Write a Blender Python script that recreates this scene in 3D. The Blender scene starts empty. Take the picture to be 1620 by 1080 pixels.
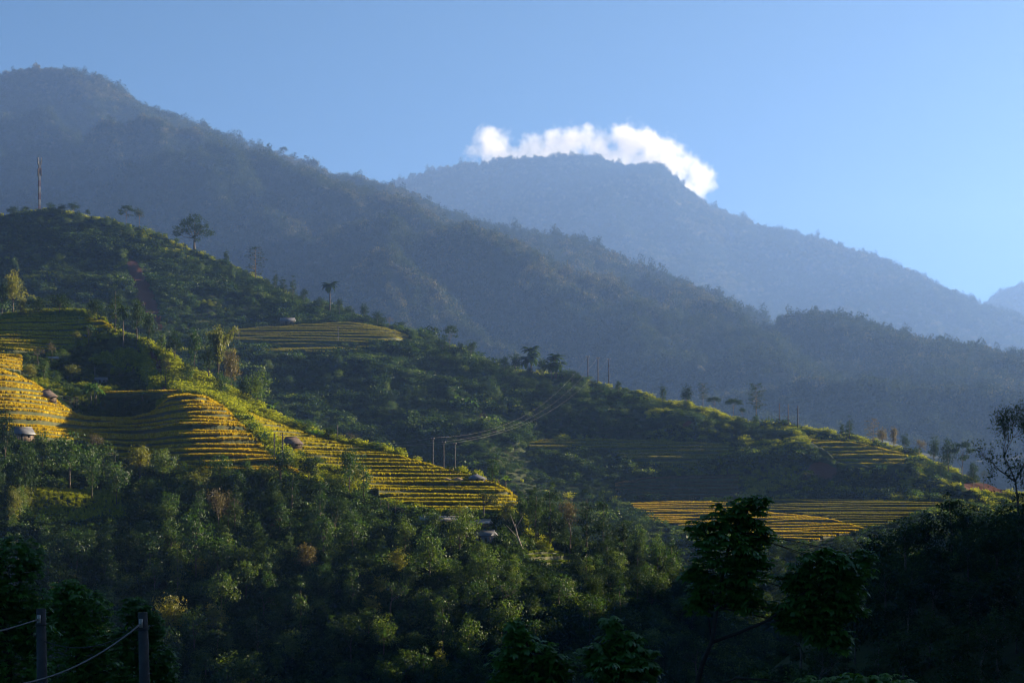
import bpy, math, random
import numpy as np
from mathutils import Vector

R = math.radians
# ------------------------------------------------------------------ camera, sky, sun, exposure
scene = bpy.context.scene
COL = scene.collection
F, CX, HZ = 3600.0, 810.0, 850.0          # focal length in photo pixels, centre column, horizon row
cam_d = bpy.data.cameras.new('camera')
cam_d.sensor_width = 36.0
cam_d.lens = 36.0 * F / 1620.0
cam_d.shift_y = (HZ - 540.0) / 1620.0
cam_d.clip_start = 0.5
cam_d.clip_end = 40000.0
cam = bpy.data.objects.new('camera', cam_d)
cam.rotation_euler = (R(90), 0, 0)
COL.objects.link(cam)
scene.camera = cam

SUN_AZ, SUN_EL = 60.0, 14.5               # degrees right of the view direction, above the horizon
world = bpy.data.worlds.new('World')
scene.world = world
world.use_nodes = True
wn = world.node_tree
for n in list(wn.nodes):
    wn.nodes.remove(n)
sky = wn.nodes.new('ShaderNodeTexSky')
sky.sky_type = 'NISHITA'
sky.sun_disc = False
sky.sun_elevation = R(SUN_EL)
sky.sun_rotation = R(SUN_AZ)
sky.altitude = 4000
sky.air_density = 0.25
sky.dust_density = 6.0
sky.ozone_density = 1.0
hs = wn.nodes.new('ShaderNodeHueSaturation')
hs.inputs['Hue'].default_value = 0.482
hs.inputs['Saturation'].default_value = 1.2
bg = wn.nodes.new('ShaderNodeBackground')
bg.inputs['Strength'].default_value = 0.05
wo = wn.nodes.new('ShaderNodeOutputWorld')
wn.links.new(sky.outputs[0], hs.inputs['Color'])
wn.links.new(hs.outputs[0], bg.inputs['Color'])
wn.links.new(bg.outputs[0], wo.inputs['Surface'])

sun_d = bpy.data.lights.new('sun', 'SUN')
sun_d.energy = 5.0
sun_d.angle = R(0.5)
sun_d.color = (1.0, 0.83, 0.56)
sun = bpy.data.objects.new('sun', sun_d)
sdir = Vector((math.sin(R(SUN_AZ)) * math.cos(R(SUN_EL)), math.cos(R(SUN_AZ)) * math.cos(R(SUN_EL)), math.sin(R(SUN_EL))))
sun.rotation_euler = sdir.to_track_quat('Z', 'Y').to_euler()
COL.objects.link(sun)

scene.view_settings.view_transform = 'Standard'
scene.view_settings.look = 'None'
scene.view_settings.exposure = 2.42
scene.view_settings.gamma = 1.0
cy = scene.cycles
cy.use_denoising = True
cy.filter_width = 1.1
cy.max_bounces = 5
cy.diffuse_bounces = 2
cy.glossy_bounces = 1
cy.transmission_bounces = 3
cy.transparent_max_bounces = 6
cy.volume_bounces = 2
cy.sample_clamp_indirect = 4.0
cy.volume_step_rate = 1.0
HAZE_DENSITY = 0.00008
HAZE_COLOR = (0.20, 0.35, 0.72)

# ------------------------------------------------------------------ helpers
def P(px, py, Y):
    return ((px - CX) / F * Y, Y, (HZ - py) / F * Y)

def vnoise(x, y, seed=0):
    x = np.asarray(x, float); y = np.asarray(y, float)
    xi = np.floor(x).astype(np.int64); yi = np.floor(y).astype(np.int64)
    fx = x - xi; fy = y - yi
    fx = fx * fx * (3 - 2 * fx); fy = fy * fy * (3 - 2 * fy)
    def h(a, b):
        n = (a * 374761393 + b * 668265263 + seed * 974634777) & 0x7fffffff
        n = ((n ^ (n >> 13)) * 1274126177) & 0x7fffffff
        n = n ^ (n >> 16)
        return (n & 0xffff) / 32767.5 - 1.0
    a = h(xi, yi); b = h(xi + 1, yi); c = h(xi, yi + 1); d = h(xi + 1, yi + 1)
    return (a * (1 - fx) + b * fx) * (1 - fy) + (c * (1 - fx) + d * fx) * fy

def fbm(x, y, oct=4, seed=0, ridged=False):
    s = 0; a = 1.0; t = 0
    for i in range(oct):
        n = vnoise(x * 2 ** i, y * 2 ** i, seed + i * 17)
        if ridged: n = 1 - 2 * np.abs(n)
        s = s + n * a; t += a; a *= 0.5
    return s / t

def curve(pts, x):
    """smooth interpolation of [(x, a, b..)] at x"""
    pts = sorted(pts); xs = np.array([p[0] for p in pts], float)
    out = []
    x = np.asarray(x, float)
    for k in range(1, len(pts[0])):
        ys = np.array([p[k] for p in pts], float)
        d = np.diff(ys) / np.diff(xs)
        m = np.empty_like(ys); m[0] = d[0]; m[-1] = d[-1]
        m[1:-1] = np.where(d[:-1] * d[1:] > 0, 2 * d[:-1] * d[1:] / (d[:-1] + d[1:] + 1e-12), 0)
        i = np.clip(np.searchsorted(xs, x) - 1, 0, len(xs) - 2)
        h = xs[i + 1] - xs[i]; t = np.clip((x - xs[i]) / h, 0, 1)
        out.append((1 + 2 * t) * (1 - t) ** 2 * ys[i] + t * (1 - t) ** 2 * h * m[i] + t * t * (3 - 2 * t) * ys[i + 1] + t * t * (t - 1) * h * m[i + 1])
    return out if len(out) > 1 else out[0]

def mesh_np(name, V, Q, mats=(), smooth=False, tone=None, midx=None):
    """V (n,3); Q list of arrays (m,3|4)"""
    me = bpy.data.meshes.new(name)
    V = np.asarray(V, np.float32)
    if not isinstance(Q, (list, tuple)) or (len(Q) and isinstance(Q[0], tuple)): Q = [Q]
    Q = [np.asarray(q, np.int32) for q in Q if len(q)]
    li = np.concatenate([q.ravel() for q in Q])
    tot = np.concatenate([np.full(len(q), q.shape[1], np.int32) for q in Q])
    st = np.concatenate([[0], np.cumsum(tot)[:-1]]).astype(np.int32)
    me.vertices.add(len(V)); me.vertices.foreach_set('co', V.ravel())
    me.loops.add(len(li)); me.loops.foreach_set('vertex_index', li)
    me.polygons.add(len(tot)); me.polygons.foreach_set('loop_start', st)
    me.update(calc_edges=True)
    if smooth: me.polygons.foreach_set('use_smooth', np.ones(len(tot), bool))
    for m in mats: me.materials.append(m)
    if midx is not None: me.polygons.foreach_set('material_index', np.asarray(midx, np.int32))
    if tone is not None:
        a = me.attributes.new('tone', 'FLOAT', 'POINT'); a.data.foreach_set('value', np.asarray(tone, np.float32))
    return me

def link(name, me, parent=None, loc=(0, 0, 0), rz=0, sc=1):
    o = bpy.data.objects.new(name, me); COL.objects.link(o)
    o.location = loc; o.rotation_euler = (0, 0, rz)
    o.scale = (sc, sc, sc) if not hasattr(sc, '__len__') else sc
    if parent: o.parent = parent
    return o

def tag(o, label, cat=None, group=None, kind=None):
    if label: o['label'] = label
    if cat: o['category'] = cat
    if group: o['group'] = group
    if kind: o['kind'] = kind
    return o

class MB:
    """collects simple shapes into one mesh"""
    def __init__(s): s.V = []; s.Q = []; s.T = []; s.n = 0; s.tone = []
    def add(s, V, Q, tone=None):
        if len(Q) == 0: return
        V = np.asarray(V, float); Q = np.asarray(Q, int)
        s.V.append(V); (s.Q if Q.shape[1] == 4 else s.T).append(Q + s.n); s.n += len(V)
        s.tone.append(np.full(len(V), 0.5) if tone is None else np.asarray(tone, float))
    def box(s, c, d, rz=0, tilt=None):
        x, y, z = [k / 2 for k in d]
        V = np.array([(a, b, e) for e in (-z, z) for a, b in ((-x, -y), (x, -y), (x, y), (-x, y))])
        if tilt is not None:
            ct, st = math.cos(tilt), math.sin(tilt)
            V = np.column_stack([V[:, 0], V[:, 1] * ct - V[:, 2] * st, V[:, 1] * st + V[:, 2] * ct])
        c_, s_ = math.cos(rz), math.sin(rz)
        V = np.column_stack([V[:, 0] * c_ - V[:, 1] * s_, V[:, 0] * s_ + V[:, 1] * c_, V[:, 2]]) + np.array(c)
        s.add(V, [(0, 3, 2, 1), (4, 5, 6, 7), (0, 1, 5, 4), (1, 2, 6, 5), (2, 3, 7, 6), (3, 0, 4, 7)])
    def tube(s, pts, rad, n=6):
        pts = np.asarray(pts, float); m = len(pts)
        rad = np.full(m, rad) if np.isscalar(rad) else np.asarray(rad, float)
        V = []
        for i in range(m):
            t = pts[min(i + 1, m - 1)] - pts[max(i - 1, 0)]; t = t / (np.linalg.norm(t) + 1e-9)
            a = np.cross(t, (0.13, 0.97, 0.21)); a /= np.linalg.norm(a) + 1e-9; b = np.cross(t, a)
            for k in range(n):
                th = 2 * math.pi * k / n
                V.append(pts[i] + rad[i] * (math.cos(th) * a + math.sin(th) * b))
        V.append(pts[0]); V.append(pts[-1])
        Q = [(i * n + k, i * n + (k + 1) % n, (i + 1) * n + (k + 1) % n, (i + 1) * n + k) for i in range(m - 1) for k in range(n)]
        s.add(V, Q)
        T = [((k + 1) % n, k, m * n) for k in range(n)] + [((m - 1) * n + k, (m - 1) * n + (k + 1) % n, m * n + 1) for k in range(n)]
        s.T.append(np.array(T) + s.n - len(V))
    def mesh(s, name, mats, smooth=False):
        Q = ([np.concatenate(s.Q)] if s.Q else []) + ([np.concatenate(s.T)] if s.T else [])
        return mesh_np(name, np.concatenate(s.V), Q, mats, smooth, np.concatenate(s.tone))

# ------------------------------------------------------------------ materials
def newmat(name):
    m = bpy.data.materials.new(name); m.use_nodes = True
    nt = m.node_tree
    for n in list(nt.nodes): nt.nodes.remove(n)
    out = nt.nodes.new('ShaderNodeOutputMaterial')
    return m, nt, out

def ramp(nt, fac, stops):
    r = nt.nodes.new('ShaderNodeValToRGB'); e = r.color_ramp.elements
    e[0].position, e[0].color = stops[0][0], (*stops[0][1], 1)
    e[1].position, e[1].color = stops[-1][0], (*stops[-1][1], 1)
    for p, c in stops[1:-1]:
        k = e.new(p); k.color = (*c, 1)
    nt.links.new(fac, r.inputs[0]); return r.outputs[0]

def noise_tex(nt, scale, detail=4, coord=None, rough=0.6):
    n = nt.nodes.new('ShaderNodeTexNoise'); n.inputs['Scale'].default_value = scale
    n.inputs['Detail'].default_value = detail; n.inputs['Roughness'].default_value = rough
    if coord is not None: nt.links.new(coord, n.inputs['Vector'])
    return n.outputs['Fac']

def math_n(nt, op, a, b):
    n = nt.nodes.new('ShaderNodeMath'); n.operation = op
    for i, v in enumerate((a, b)):
        if isinstance(v, (int, float)): n.inputs[i].default_value = v
        else: nt.links.new(v, n.inputs[i])
    return n.outputs[0]

def leaf_mat(name, c_dark, c_mid, c_light, trans=0.45, gloss=0.025, rough=0.55):
    """leaf colour varies from leaf to leaf (tone) and from tree to tree (object random)"""
    m, nt, out = newmat(name)
    at = nt.nodes.new('ShaderNodeAttribute'); at.attribute_name = 'tone'
    oi = nt.nodes.new('ShaderNodeObjectInfo')
    f = math_n(nt, 'ADD', math_n(nt, 'MULTIPLY', at.outputs['Fac'], 0.55), math_n(nt, 'MULTIPLY', oi.outputs['Random'], 0.45))
    c = ramp(nt, f, [(0.1, c_dark), (0.5, c_mid), (0.9, c_light)])
    d = nt.nodes.new('ShaderNodeBsdfDiffuse'); t = nt.nodes.new('ShaderNodeBsdfTranslucent')
    nt.links.new(c, d.inputs[0])
    h = nt.nodes.new('ShaderNodeMix'); h.data_type = 'RGBA'; h.blend_type = 'MULTIPLY'; h.inputs[0].default_value = 1
    h.inputs['B'].default_value = (1.25, 1.15, 0.45, 1); nt.links.new(c, h.inputs['A'])
    nt.links.new(h.outputs['Result'], t.inputs[0])
    mx = nt.nodes.new('ShaderNodeMixShader'); mx.inputs[0].default_value = trans
    nt.links.new(d.outputs[0], mx.inputs[1]); nt.links.new(t.outputs[0], mx.inputs[2])
    g = nt.nodes.new('ShaderNodeBsdfGlossy'); g.inputs['Roughness'].default_value = rough
    g.inputs['Color'].default_value = (0.8, 0.8, 0.8, 1)
    m2 = nt.nodes.new('ShaderNodeMixShader'); m2.inputs[0].default_value = gloss
    nt.links.new(mx.outputs[0], m2.inputs[1]); nt.links.new(g.outputs[0], m2.inputs[2])
    nt.links.new(m2.outputs[0], out.inputs[0])
    return m

def surf_mat(name, stops, scale=1.0, rough=0.9, detail=5, bump=0.0, bscale=None, metal=0.0, wave=None, spec=0.3):
    m, nt, out = newmat(name)
    tc = nt.nodes.new('ShaderNodeTexCoord')
    f = noise_tex(nt, scale, detail, tc.outputs['Object'])
    c = ramp(nt, f, stops)
    b = nt.nodes.new('ShaderNodeBsdfPrincipled')
    b.inputs['Roughness'].default_value = rough; b.inputs['Metallic'].default_value = metal
    b.inputs['Specular IOR Level'].default_value = spec
    nt.links.new(c, b.inputs['Base Color'])
    if bump:
        bn = nt.nodes.new('ShaderNodeBump'); bn.inputs['Strength'].default_value = bump
        f2 = noise_tex(nt, bscale or scale * 4, 5, tc.outputs['Object'])
        nt.links.new(f2, bn.inputs['Height']); nt.links.new(bn.outputs[0], b.inputs['Normal'])
    nt.links.new(b.outputs[0], out.inputs[0])
    return m

def terrain_mat(name, stops, scale, soil=(0.10, 0.034, 0.022), bscale=1.0, bdist=0.5):
    m, nt, out = newmat(name)
    tc = nt.nodes.new('ShaderNodeTexCoord')
    f1 = noise_tex(nt, scale, 6, tc.outputs['Object'], 0.65)
    c = ramp(nt, f1, stops)
    at = nt.nodes.new('ShaderNodeAttribute'); at.attribute_name = 'tone'      # where the soil lies bare
    f2 = noise_tex(nt, scale * 6, 5, tc.outputs['Object'], 0.7)
    k = math_n(nt, 'ADD', at.outputs['Fac'], math_n(nt, 'MULTIPLY', math_n(nt, 'SUBTRACT', f2, 0.5), 1.2))
    kk = ramp(nt, k, [(0.45, (0, 0, 0)), (0.62, (1, 1, 1))])
    mx = nt.nodes.new('ShaderNodeMix'); mx.data_type = 'RGBA'
    nt.links.new(kk, mx.inputs[0]); nt.links.new(c, mx.inputs['A']); mx.inputs['B'].default_value = (*soil, 1)
    b = nt.nodes.new('ShaderNodeBsdfPrincipled'); b.inputs['Roughness'].default_value = 1.0
    b.inputs['Specular IOR Level'].default_value = 0.1
    nt.links.new(mx.outputs['Result'], b.inputs['Base Color'])
    bn = nt.nodes.new('ShaderNodeBump'); bn.inputs['Strength'].default_value = 0.9; bn.inputs['Distance'].default_value = bdist
    nt.links.new(noise_tex(nt, bscale, 6, tc.outputs['Object'], 0.7), bn.inputs['Height']); nt.links.new(bn.outputs[0], b.inputs['Normal'])
    nt.links.new(b.outputs[0], out.inputs[0])
    return m

M = {}
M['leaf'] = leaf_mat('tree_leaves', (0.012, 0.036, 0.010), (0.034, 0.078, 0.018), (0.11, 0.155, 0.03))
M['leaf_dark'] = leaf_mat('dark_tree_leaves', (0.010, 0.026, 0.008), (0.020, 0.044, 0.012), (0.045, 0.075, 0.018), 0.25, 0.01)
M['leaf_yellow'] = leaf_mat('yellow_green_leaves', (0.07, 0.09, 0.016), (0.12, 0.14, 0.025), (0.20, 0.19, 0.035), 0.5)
M['leaf_brown'] = leaf_mat('dry_brown_leaves', (0.05, 0.045, 0.020), (0.09, 0.075, 0.030), (0.14, 0.115, 0.045), 0.35)
M['leaf_banana'] = leaf_mat('banana_leaves', (0.05, 0.12, 0.02), (0.09, 0.19, 0.03), (0.16, 0.26, 0.05), 0.5, 0.12, 0.35)
M['leaf_near'] = leaf_mat('near_leaves', (0.028, 0.085, 0.014), (0.055, 0.15, 0.022), (0.11, 0.24, 0.034), 0.45, 0.07, 0.3)
M['leaf_far'] = leaf_mat('far_forest_leaves', (0.013, 0.026, 0.012), (0.026, 0.042, 0.018), (0.055, 0.066, 0.028), 0.2, 0.0)
M['leaf_far_pale'] = leaf_mat('pale_far_leaves', (0.035, 0.045, 0.024), (0.07, 0.075, 0.038), (0.13, 0.115, 0.06), 0.2, 0.0)
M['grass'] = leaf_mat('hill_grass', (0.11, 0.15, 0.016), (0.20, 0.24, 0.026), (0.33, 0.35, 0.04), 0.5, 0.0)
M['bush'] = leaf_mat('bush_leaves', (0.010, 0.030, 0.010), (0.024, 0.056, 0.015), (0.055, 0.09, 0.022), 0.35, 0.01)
M['rice_gold'] = leaf_mat('ripe_rice', (0.32, 0.22, 0.014), (0.50, 0.38, 0.026), (0.64, 0.52, 0.055), 0.5, 0.0)
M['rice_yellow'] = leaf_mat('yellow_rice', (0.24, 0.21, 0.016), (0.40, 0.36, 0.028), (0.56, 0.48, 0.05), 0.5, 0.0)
M['rice_green'] = leaf_mat('green_rice', (0.07, 0.12, 0.02), (0.14, 0.19, 0.03), (0.24, 0.26, 0.05), 0.45, 0.0)
M['rice_olive'] = leaf_mat('half_ripe_shaded_rice', (0.15, 0.15, 0.025), (0.25, 0.24, 0.04), (0.36, 0.33, 0.07), 0.45, 0.0)
M['stubble'] = leaf_mat('rice_stubble', (0.07, 0.05, 0.035), (0.13, 0.095, 0.055), (0.24, 0.18, 0.08), 0.2, 0.0)
M['bark'] = surf_mat('bark', [(0.3, (0.06, 0.045, 0.03)), (0.7, (0.14, 0.11, 0.08))], 3.0)
M['bark_pale'] = surf_mat('pale_bark', [(0.3, (0.20, 0.16, 0.13)), (0.7, (0.38, 0.33, 0.28))], 2.0)
M['bark_near'] = surf_mat('near_bark', [(0.3, (0.018, 0.014, 0.010)), (0.7, (0.04, 0.03, 0.022))], 9.0, bump=0.5)
M['riser'] = surf_mat('terrace_bank', [(0.35, (0.035, 0.050, 0.014)), (0.55, (0.06, 0.065, 0.02)), (0.75, (0.11, 0.08, 0.03))], 0.7, bump=0.6, bscale=3)
M['wood'] = surf_mat('weathered_wood', [(0.3, (0.10, 0.07, 0.05)), (0.7, (0.22, 0.16, 0.12))], 2.5, bump=0.3)
M['thatch'] = surf_mat('thatch', [(0.3, (0.07, 0.05, 0.045)), (0.7, (0.17, 0.12, 0.10))], 3.0, bump=0.8, bscale=9)
M['tin'] = surf_mat('weathered_roof_sheet', [(0.3, (0.06, 0.062, 0.075)), (0.7, (0.13, 0.13, 0.15))], 1.2, rough=0.5, spec=0.5)
M['tin_pale'] = surf_mat('pale_roof_sheet', [(0.3, (0.22, 0.20, 0.19)), (0.7, (0.36, 0.32, 0.29))], 1.2, rough=0.55, spec=0.5)
M['plaster'] = surf_mat('plaster', [(0.3, (0.12, 0.13, 0.16)), (0.7, (0.2, 0.21, 0.25))], 1.0)
M['concrete'] = surf_mat('pole_concrete', [(0.3, (0.08, 0.072, 0.07)), (0.7, (0.16, 0.145, 0.135))], 2.0, bump=0.3, bscale=12)
M['pole_dark'] = surf_mat('dark_pole', [(0.3, (0.03, 0.027, 0.027)), (0.7, (0.075, 0.062, 0.058))], 2.0, bump=0.3, bscale=12)
M['porcelain'] = surf_mat('insulator', [(0.3, (0.28, 0.22, 0.18)), (0.7, (0.38, 0.32, 0.28))], 3, rough=0.3)
M['wire'] = surf_mat('wire', [(0.3, (0.12, 0.11, 0.11)), (0.7, (0.20, 0.18, 0.18))], 2, rough=0.6, metal=0.0)
M['steel_red'] = surf_mat('red_steel', [(0.3, (0.06, 0.035, 0.035)), (0.7, (0.09, 0.045, 0.045))], 1.5)
M['steel_pale'] = surf_mat('pale_steel', [(0.3, (0.10, 0.10, 0.11)), (0.7, (0.16, 0.16, 0.17))], 1.5)
M['opening'] = surf_mat('opening_shade', [(0.3, (0.015, 0.012, 0.012)), (0.7, (0.03, 0.025, 0.02))], 1.5)  # flat dark colour stands in for the shade inside doors and windows
M['straw'] = surf_mat('straw', [(0.3, (0.17, 0.11, 0.06)), (0.7, (0.32, 0.22, 0.12))], 5, bump=0.6)
M['hill'] = terrain_mat('hill_ground', [(0.3, (0.020, 0.030, 0.012)), (0.5, (0.036, 0.048, 0.016)), (0.7, (0.065, 0.070, 0.024))], 0.04, bscale=0.6, bdist=0.5)
M['hill_far'] = terrain_mat('mountain_ground', [(0.3, (0.022, 0.030, 0.018)), (0.5, (0.045, 0.05, 0.028)), (0.7, (0.10, 0.085, 0.05))], 0.006, soil=(0.2, 0.16, 0.12), bscale=0.05, bdist=6)

# ------------------------------------------------------------------ terrain
class Hill:
    def __init__(s, curves, px0, px1, nu, nv, back, noise=None, name='hill', mat='hill', soil=(), far=1.0):
        """curves: crest to foot, each [(px, py, Y)]; back: [(dY, dZ)] behind the crest"""
        px = np.linspace(px0, px1, nu); s.px = px
        YZ = []
        for c in curves:
            py, Y = curve(c, px); Y = Y * far
            YZ.append((Y, (HZ - py) / F * Y))
        s.cY = np.array([a for a, b in YZ]); s.cZ = np.array([b for a, b in YZ])
        nc = len(curves)
        v = np.linspace(0, nc - 1, nv); s.v = v
        i = np.clip(v.astype(int), 0, nc - 2); t = (v - i)[:, None]
        def cr(A):
            p0 = A[np.clip(i - 1, 0, nc - 1)]; p1 = A[i]; p2 = A[i + 1]; p3 = A[np.clip(i + 2, 0, nc - 1)]
            m1 = (p2 - p0) / 2 * 0.6; m2 = (p3 - p1) / 2 * 0.6
            return (1 + 2 * t) * (1 - t) ** 2 * p1 + t * (1 - t) ** 2 * m1 + t * t * (3 - 2 * t) * p2 + t * t * (t - 1) * m2
        Y = cr(s.cY); Z = cr(s.cZ)
        X = (px[None, :] - CX) / F * Y
        s.X0, s.Y0, s.Z0 = X, Y, Z.copy()
        V = np.repeat(v[:, None], nu, 1); U = np.repeat(px[None, :], nv, 0)
        if noise is not None: Z = Z + far * noise(X / far, Y / far, V, U)
        if far > 1:      # spurs stay below the skyline
            top = (HZ - (curve(curves[0], px)[0][None] + 2.5 + 10 * V)) / F * Y
            Z = np.where(V > 0, np.minimum(Z, top + 4 * fbm(X / 90, Y / 90, 3, 8)), Z)
        s.X, s.Y, s.Z = X, Y, Z; s.U = U; s.V = V
        s.PY = HZ - Z / Y * F
        s.soil = np.zeros_like(Z)
        for (a, b, ra, rb, rot) in soil:
            ct, st = math.cos(R(rot)), math.sin(R(rot))
            dx, dy = U - a, s.PY - b
            e = ((dx * ct + dy * st) / ra) ** 2 + ((-dx * st + dy * ct) / rb) ** 2
            s.soil = np.maximum(s.soil, np.clip(1.35 - e * 0.8, 0, 1))
        s.lower = np.zeros_like(Z)
        s.back = back; s.name = name; s.mat = mat; s.nu, s.nv = nu, nv
    def build(s):
        nb = len(s.back)
        Xs, Ys, Zs, Ss = [], [], [], []
        for (dY, dZ) in reversed(s.back):
            Y = s.Y[0] + dY; Z = s.Z[0] + dZ
            Xs.append(s.X[0] + 0.02 * dY * np.sign(s.X[0])); Ys.append(Y); Zs.append(np.maximum(Z, np.minimum(s.Z[0], -62)))
            Ss.append(np.zeros(s.nu))
        zero = np.zeros((1, s.nu)); sk = s.Y[-1:] - 0.12 * (s.Z[-1:] + 62); bk = Ys[0][None] + 0.6 * np.maximum(Zs[0][None] + 62, 1)
        X = np.vstack([Xs[0][None]] + Xs + [s.X, s.X[-1:]]); Y = np.vstack([bk] + Ys + [s.Y, sk]); Z = np.vstack([zero - 62] + Zs + [s.Z - s.lower, zero - 62]); S = np.vstack([zero] + Ss + [s.soil, zero])
        n = X.shape[0]
        idx = np.arange(n * s.nu).reshape(n, s.nu)
        Q = np.stack([idx[:-1, :-1], idx[1:, :-1], idx[1:, 1:], idx[:-1, 1:]], -1).reshape(-1, 4)
        me = mesh_np(s.name, np.stack([X, Y, Z], -1).reshape(-1, 3), Q, [M[s.mat]], True, S.ravel())
        return tag(link(s.name, me), None, kind='structure')
    def col(s, px, A):
        k = np.clip(np.interp(px, s.px, np.arange(s.nu)), 0, s.nu - 1.001); i = int(k); f = k - i
        return A[:, i] * (1 - f) + A[:, i + 1] * f
    def at(s, px, py):
        PYc = s.col(px, s.PY); Yc = s.col(px, s.Y); Zc = s.col(px, s.Z)
        if py <= PYc[0]: return Vector(((px - CX) / F * Yc[0], Yc[0], Zc[0]))
        d = PYc - py
        c = np.nonzero((d[:-1] <= 0) & (d[1:] > 0))[0]
        if len(c) == 0: i = int(np.argmin(abs(d))); Y = Yc[i]; Z = Zc[i]
        else:
            i = c[-1]; f = -d[i] / (d[i + 1] - d[i] + 1e-9)
            Y = Yc[i] + f * (Yc[i + 1] - Yc[i]); Z = Zc[i] + f * (Zc[i + 1] - Zc[i])
        return Vector(((px - CX) / F * Y, Y, Z))
    def many(s, px, py):
        return np.array([s.at(a, b) for a, b in zip(px, py)])
    def crest(s, px):
        PYc = s.col(px, s.PY); return float(PYc.min())

def soft(v, a, b): return np.clip((v - a) / (b - a), 0, 1)

# far mountain -------------------------------------------------
def nA(X, Y, V, U):
    amp = 12 + 85 * soft(V, 0.0, 0.8)
    return amp * fbm(X / 520 + Y / 1500, Y / 900 - X / 2600, 5, 3, True) * soft(V, -0.1, 0.35) + 6 * fbm(X / 60, Y / 60, 3, 9)
A = Hill([
    [(100, 520, 6900), (400, 400, 6800), (560, 312, 6700), (620, 293, 6600), (660, 280, 6600), (700, 267, 6600), (760, 262, 6500), (800, 253, 6500), (850, 251, 6500), (900, 249, 6500), (950, 252, 6500), (990, 264, 6500), (1012, 265, 6450), (1040, 266, 6400), (1055, 275, 6400), (1080, 295, 6400), (1120, 327, 6300), (1170, 347, 6200), (1220, 363, 6100), (1290, 378, 6000), (1340, 395, 5900), (1400, 415, 5800), (1450, 438, 5700), (1510, 465, 5600), (1550, 485, 5500), (1620, 505, 5400), (1700, 530, 5300), (2100, 640, 5200)],
    [(100, 560, 6200), (620, 360, 6100), (900, 350, 5950), (1050, 365, 5800), (1200, 430, 5600), (1400, 480, 5300), (1620, 560, 5000), (2100, 660, 4900)],
    [(100, 640, 5500), (900, 520, 5200), (1200, 540, 5000), (1620, 600, 4600), (2100, 660, 4500)],
    [(100, 655, 4600), (2100, 660, 4100)]], 100, 2100, 420, 130, [(150, -60), (500, -220), (1000, -480), (1400, -760)], nA, 'mountain', 'hill_far', far=1.5)
A2 = Hill([
    [(1350, 600, 7300), (1480, 540, 7300), (1540, 500, 7300), (1560, 482, 7300), (1575, 468, 7300), (1600, 456, 7300), (1650, 446, 7300), (1800, 440, 7300), (2100, 520, 7300)],
    [(1350, 630, 6700), (1600, 520, 6700), (2100, 560, 6700)],
    [(1350, 640, 6000), (2100, 640, 6000)]], 1350, 2100, 120, 50, [(200, -100), (600, -400), (800, -760)], nA, 'mountain', 'hill_far', far=1.5)
# left mountain ------------------------------------------------
def nB(X, Y, V, U):
    amp = 8 + 125 * soft(V, 0.05, 0.9)
    a = fbm(X / 300 + Y / 700, Y / 650 - X / 1400, 5, 21, True)
    return amp * (a - 0.45 * (1 - soft(V, 0.9, 1.6))) * soft(V, 0.0, 0.7) * np.where((V < 0.9) & (a > 0.45), 0.0, 1.0) + 3 * fbm(X / 40, Y / 40, 3, 5)
B = Hill([
    [(-400, 190, 4300), (-100, 128, 4200), (0, 119, 4100), (60, 112, 4100), (110, 114, 4050), (150, 127, 4000), (190, 147, 4000), (230, 172, 3950), (300, 200, 3900), (350, 217, 3850), (400, 234, 3800), (450, 250, 3750), (500, 268, 3700), (520, 278, 3650), (570, 291, 3600), (620, 303, 3500), (680, 328, 3450), (730, 348, 3400), (800, 366, 3350), (850, 376, 3300), (900, 382, 3250), (940, 390, 3200), (970, 405, 3150), (1000, 423, 3100), (1060, 447, 3000), (1100, 458, 2950), (1150, 482, 2900), (1190, 500, 2850), (1230, 524, 2800), (1290, 575, 2750), (1400, 640, 2700), (1600, 690, 2600), (2100, 700, 2500)],
    [(-400, 260, 3800), (0, 235, 3600), (150, 225, 3500), (300, 262, 3350), (450, 305, 3200), (600, 350, 3050), (750, 400, 2950), (900, 450, 2800), (1050, 500, 2700), (1200, 560, 2550), (1400, 660, 2400), (1700, 700, 2300), (2100, 710, 2300)],
    [(-400, 380, 3100), (0, 370, 2950), (200, 390, 2800), (400, 410, 2650), (600, 440, 2500), (750, 500, 2400), (900, 550, 2300), (1050, 580, 2250), (1200, 620, 2200), (1400, 690, 2150), (2100, 720, 2100)],
    [(-400, 600, 2200), (400, 640, 2050), (800, 680, 1900), (1200, 700, 1850), (2100, 740, 1800)]], -400, 2100, 460, 150, [(60, -30), (250, -180), (500, -400), (700, -640)], nB, 'mountain', 'hill_far', far=1.5)
def nB2(X, Y, V, U):
    return (4 + 32 * soft(V, 0.1, 1)) * fbm(X / 190 + Y / 400, Y / 320, 5, 41, True) * soft(V, -0.05, 0.4) + 3 * fbm(X / 30, Y / 30, 3, 6)
B2 = Hill([
    [(1000, 690, 2300), (1120, 620, 2350), (1190, 560, 2400), (1225, 528, 2400), (1250, 511, 2400), (1290, 506, 2400), (1330, 511, 2400), (1380, 524, 2350), (1430, 538, 2350), (1480, 551, 2300), (1530, 559, 2300), (1580, 566, 2250), (1620, 573, 2200), (1750, 590, 2150), (2100, 610, 2100)],
    [(1000, 700, 2100), (1200, 610, 2150), (1300, 570, 2150), (1450, 590, 2100), (1620, 620, 2000), (2100, 650, 1900)],
    [(1000, 715, 1900), (1300, 660, 1850), (1620, 680, 1800), (2100, 700, 1700)],
    [(1000, 740, 1550), (2100, 750, 1450)]], 1000, 2100, 260, 90, [(50, -20), (200, -110), (350, -300)], nB2, 'mountain', 'hill_far', far=1.5)

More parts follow.
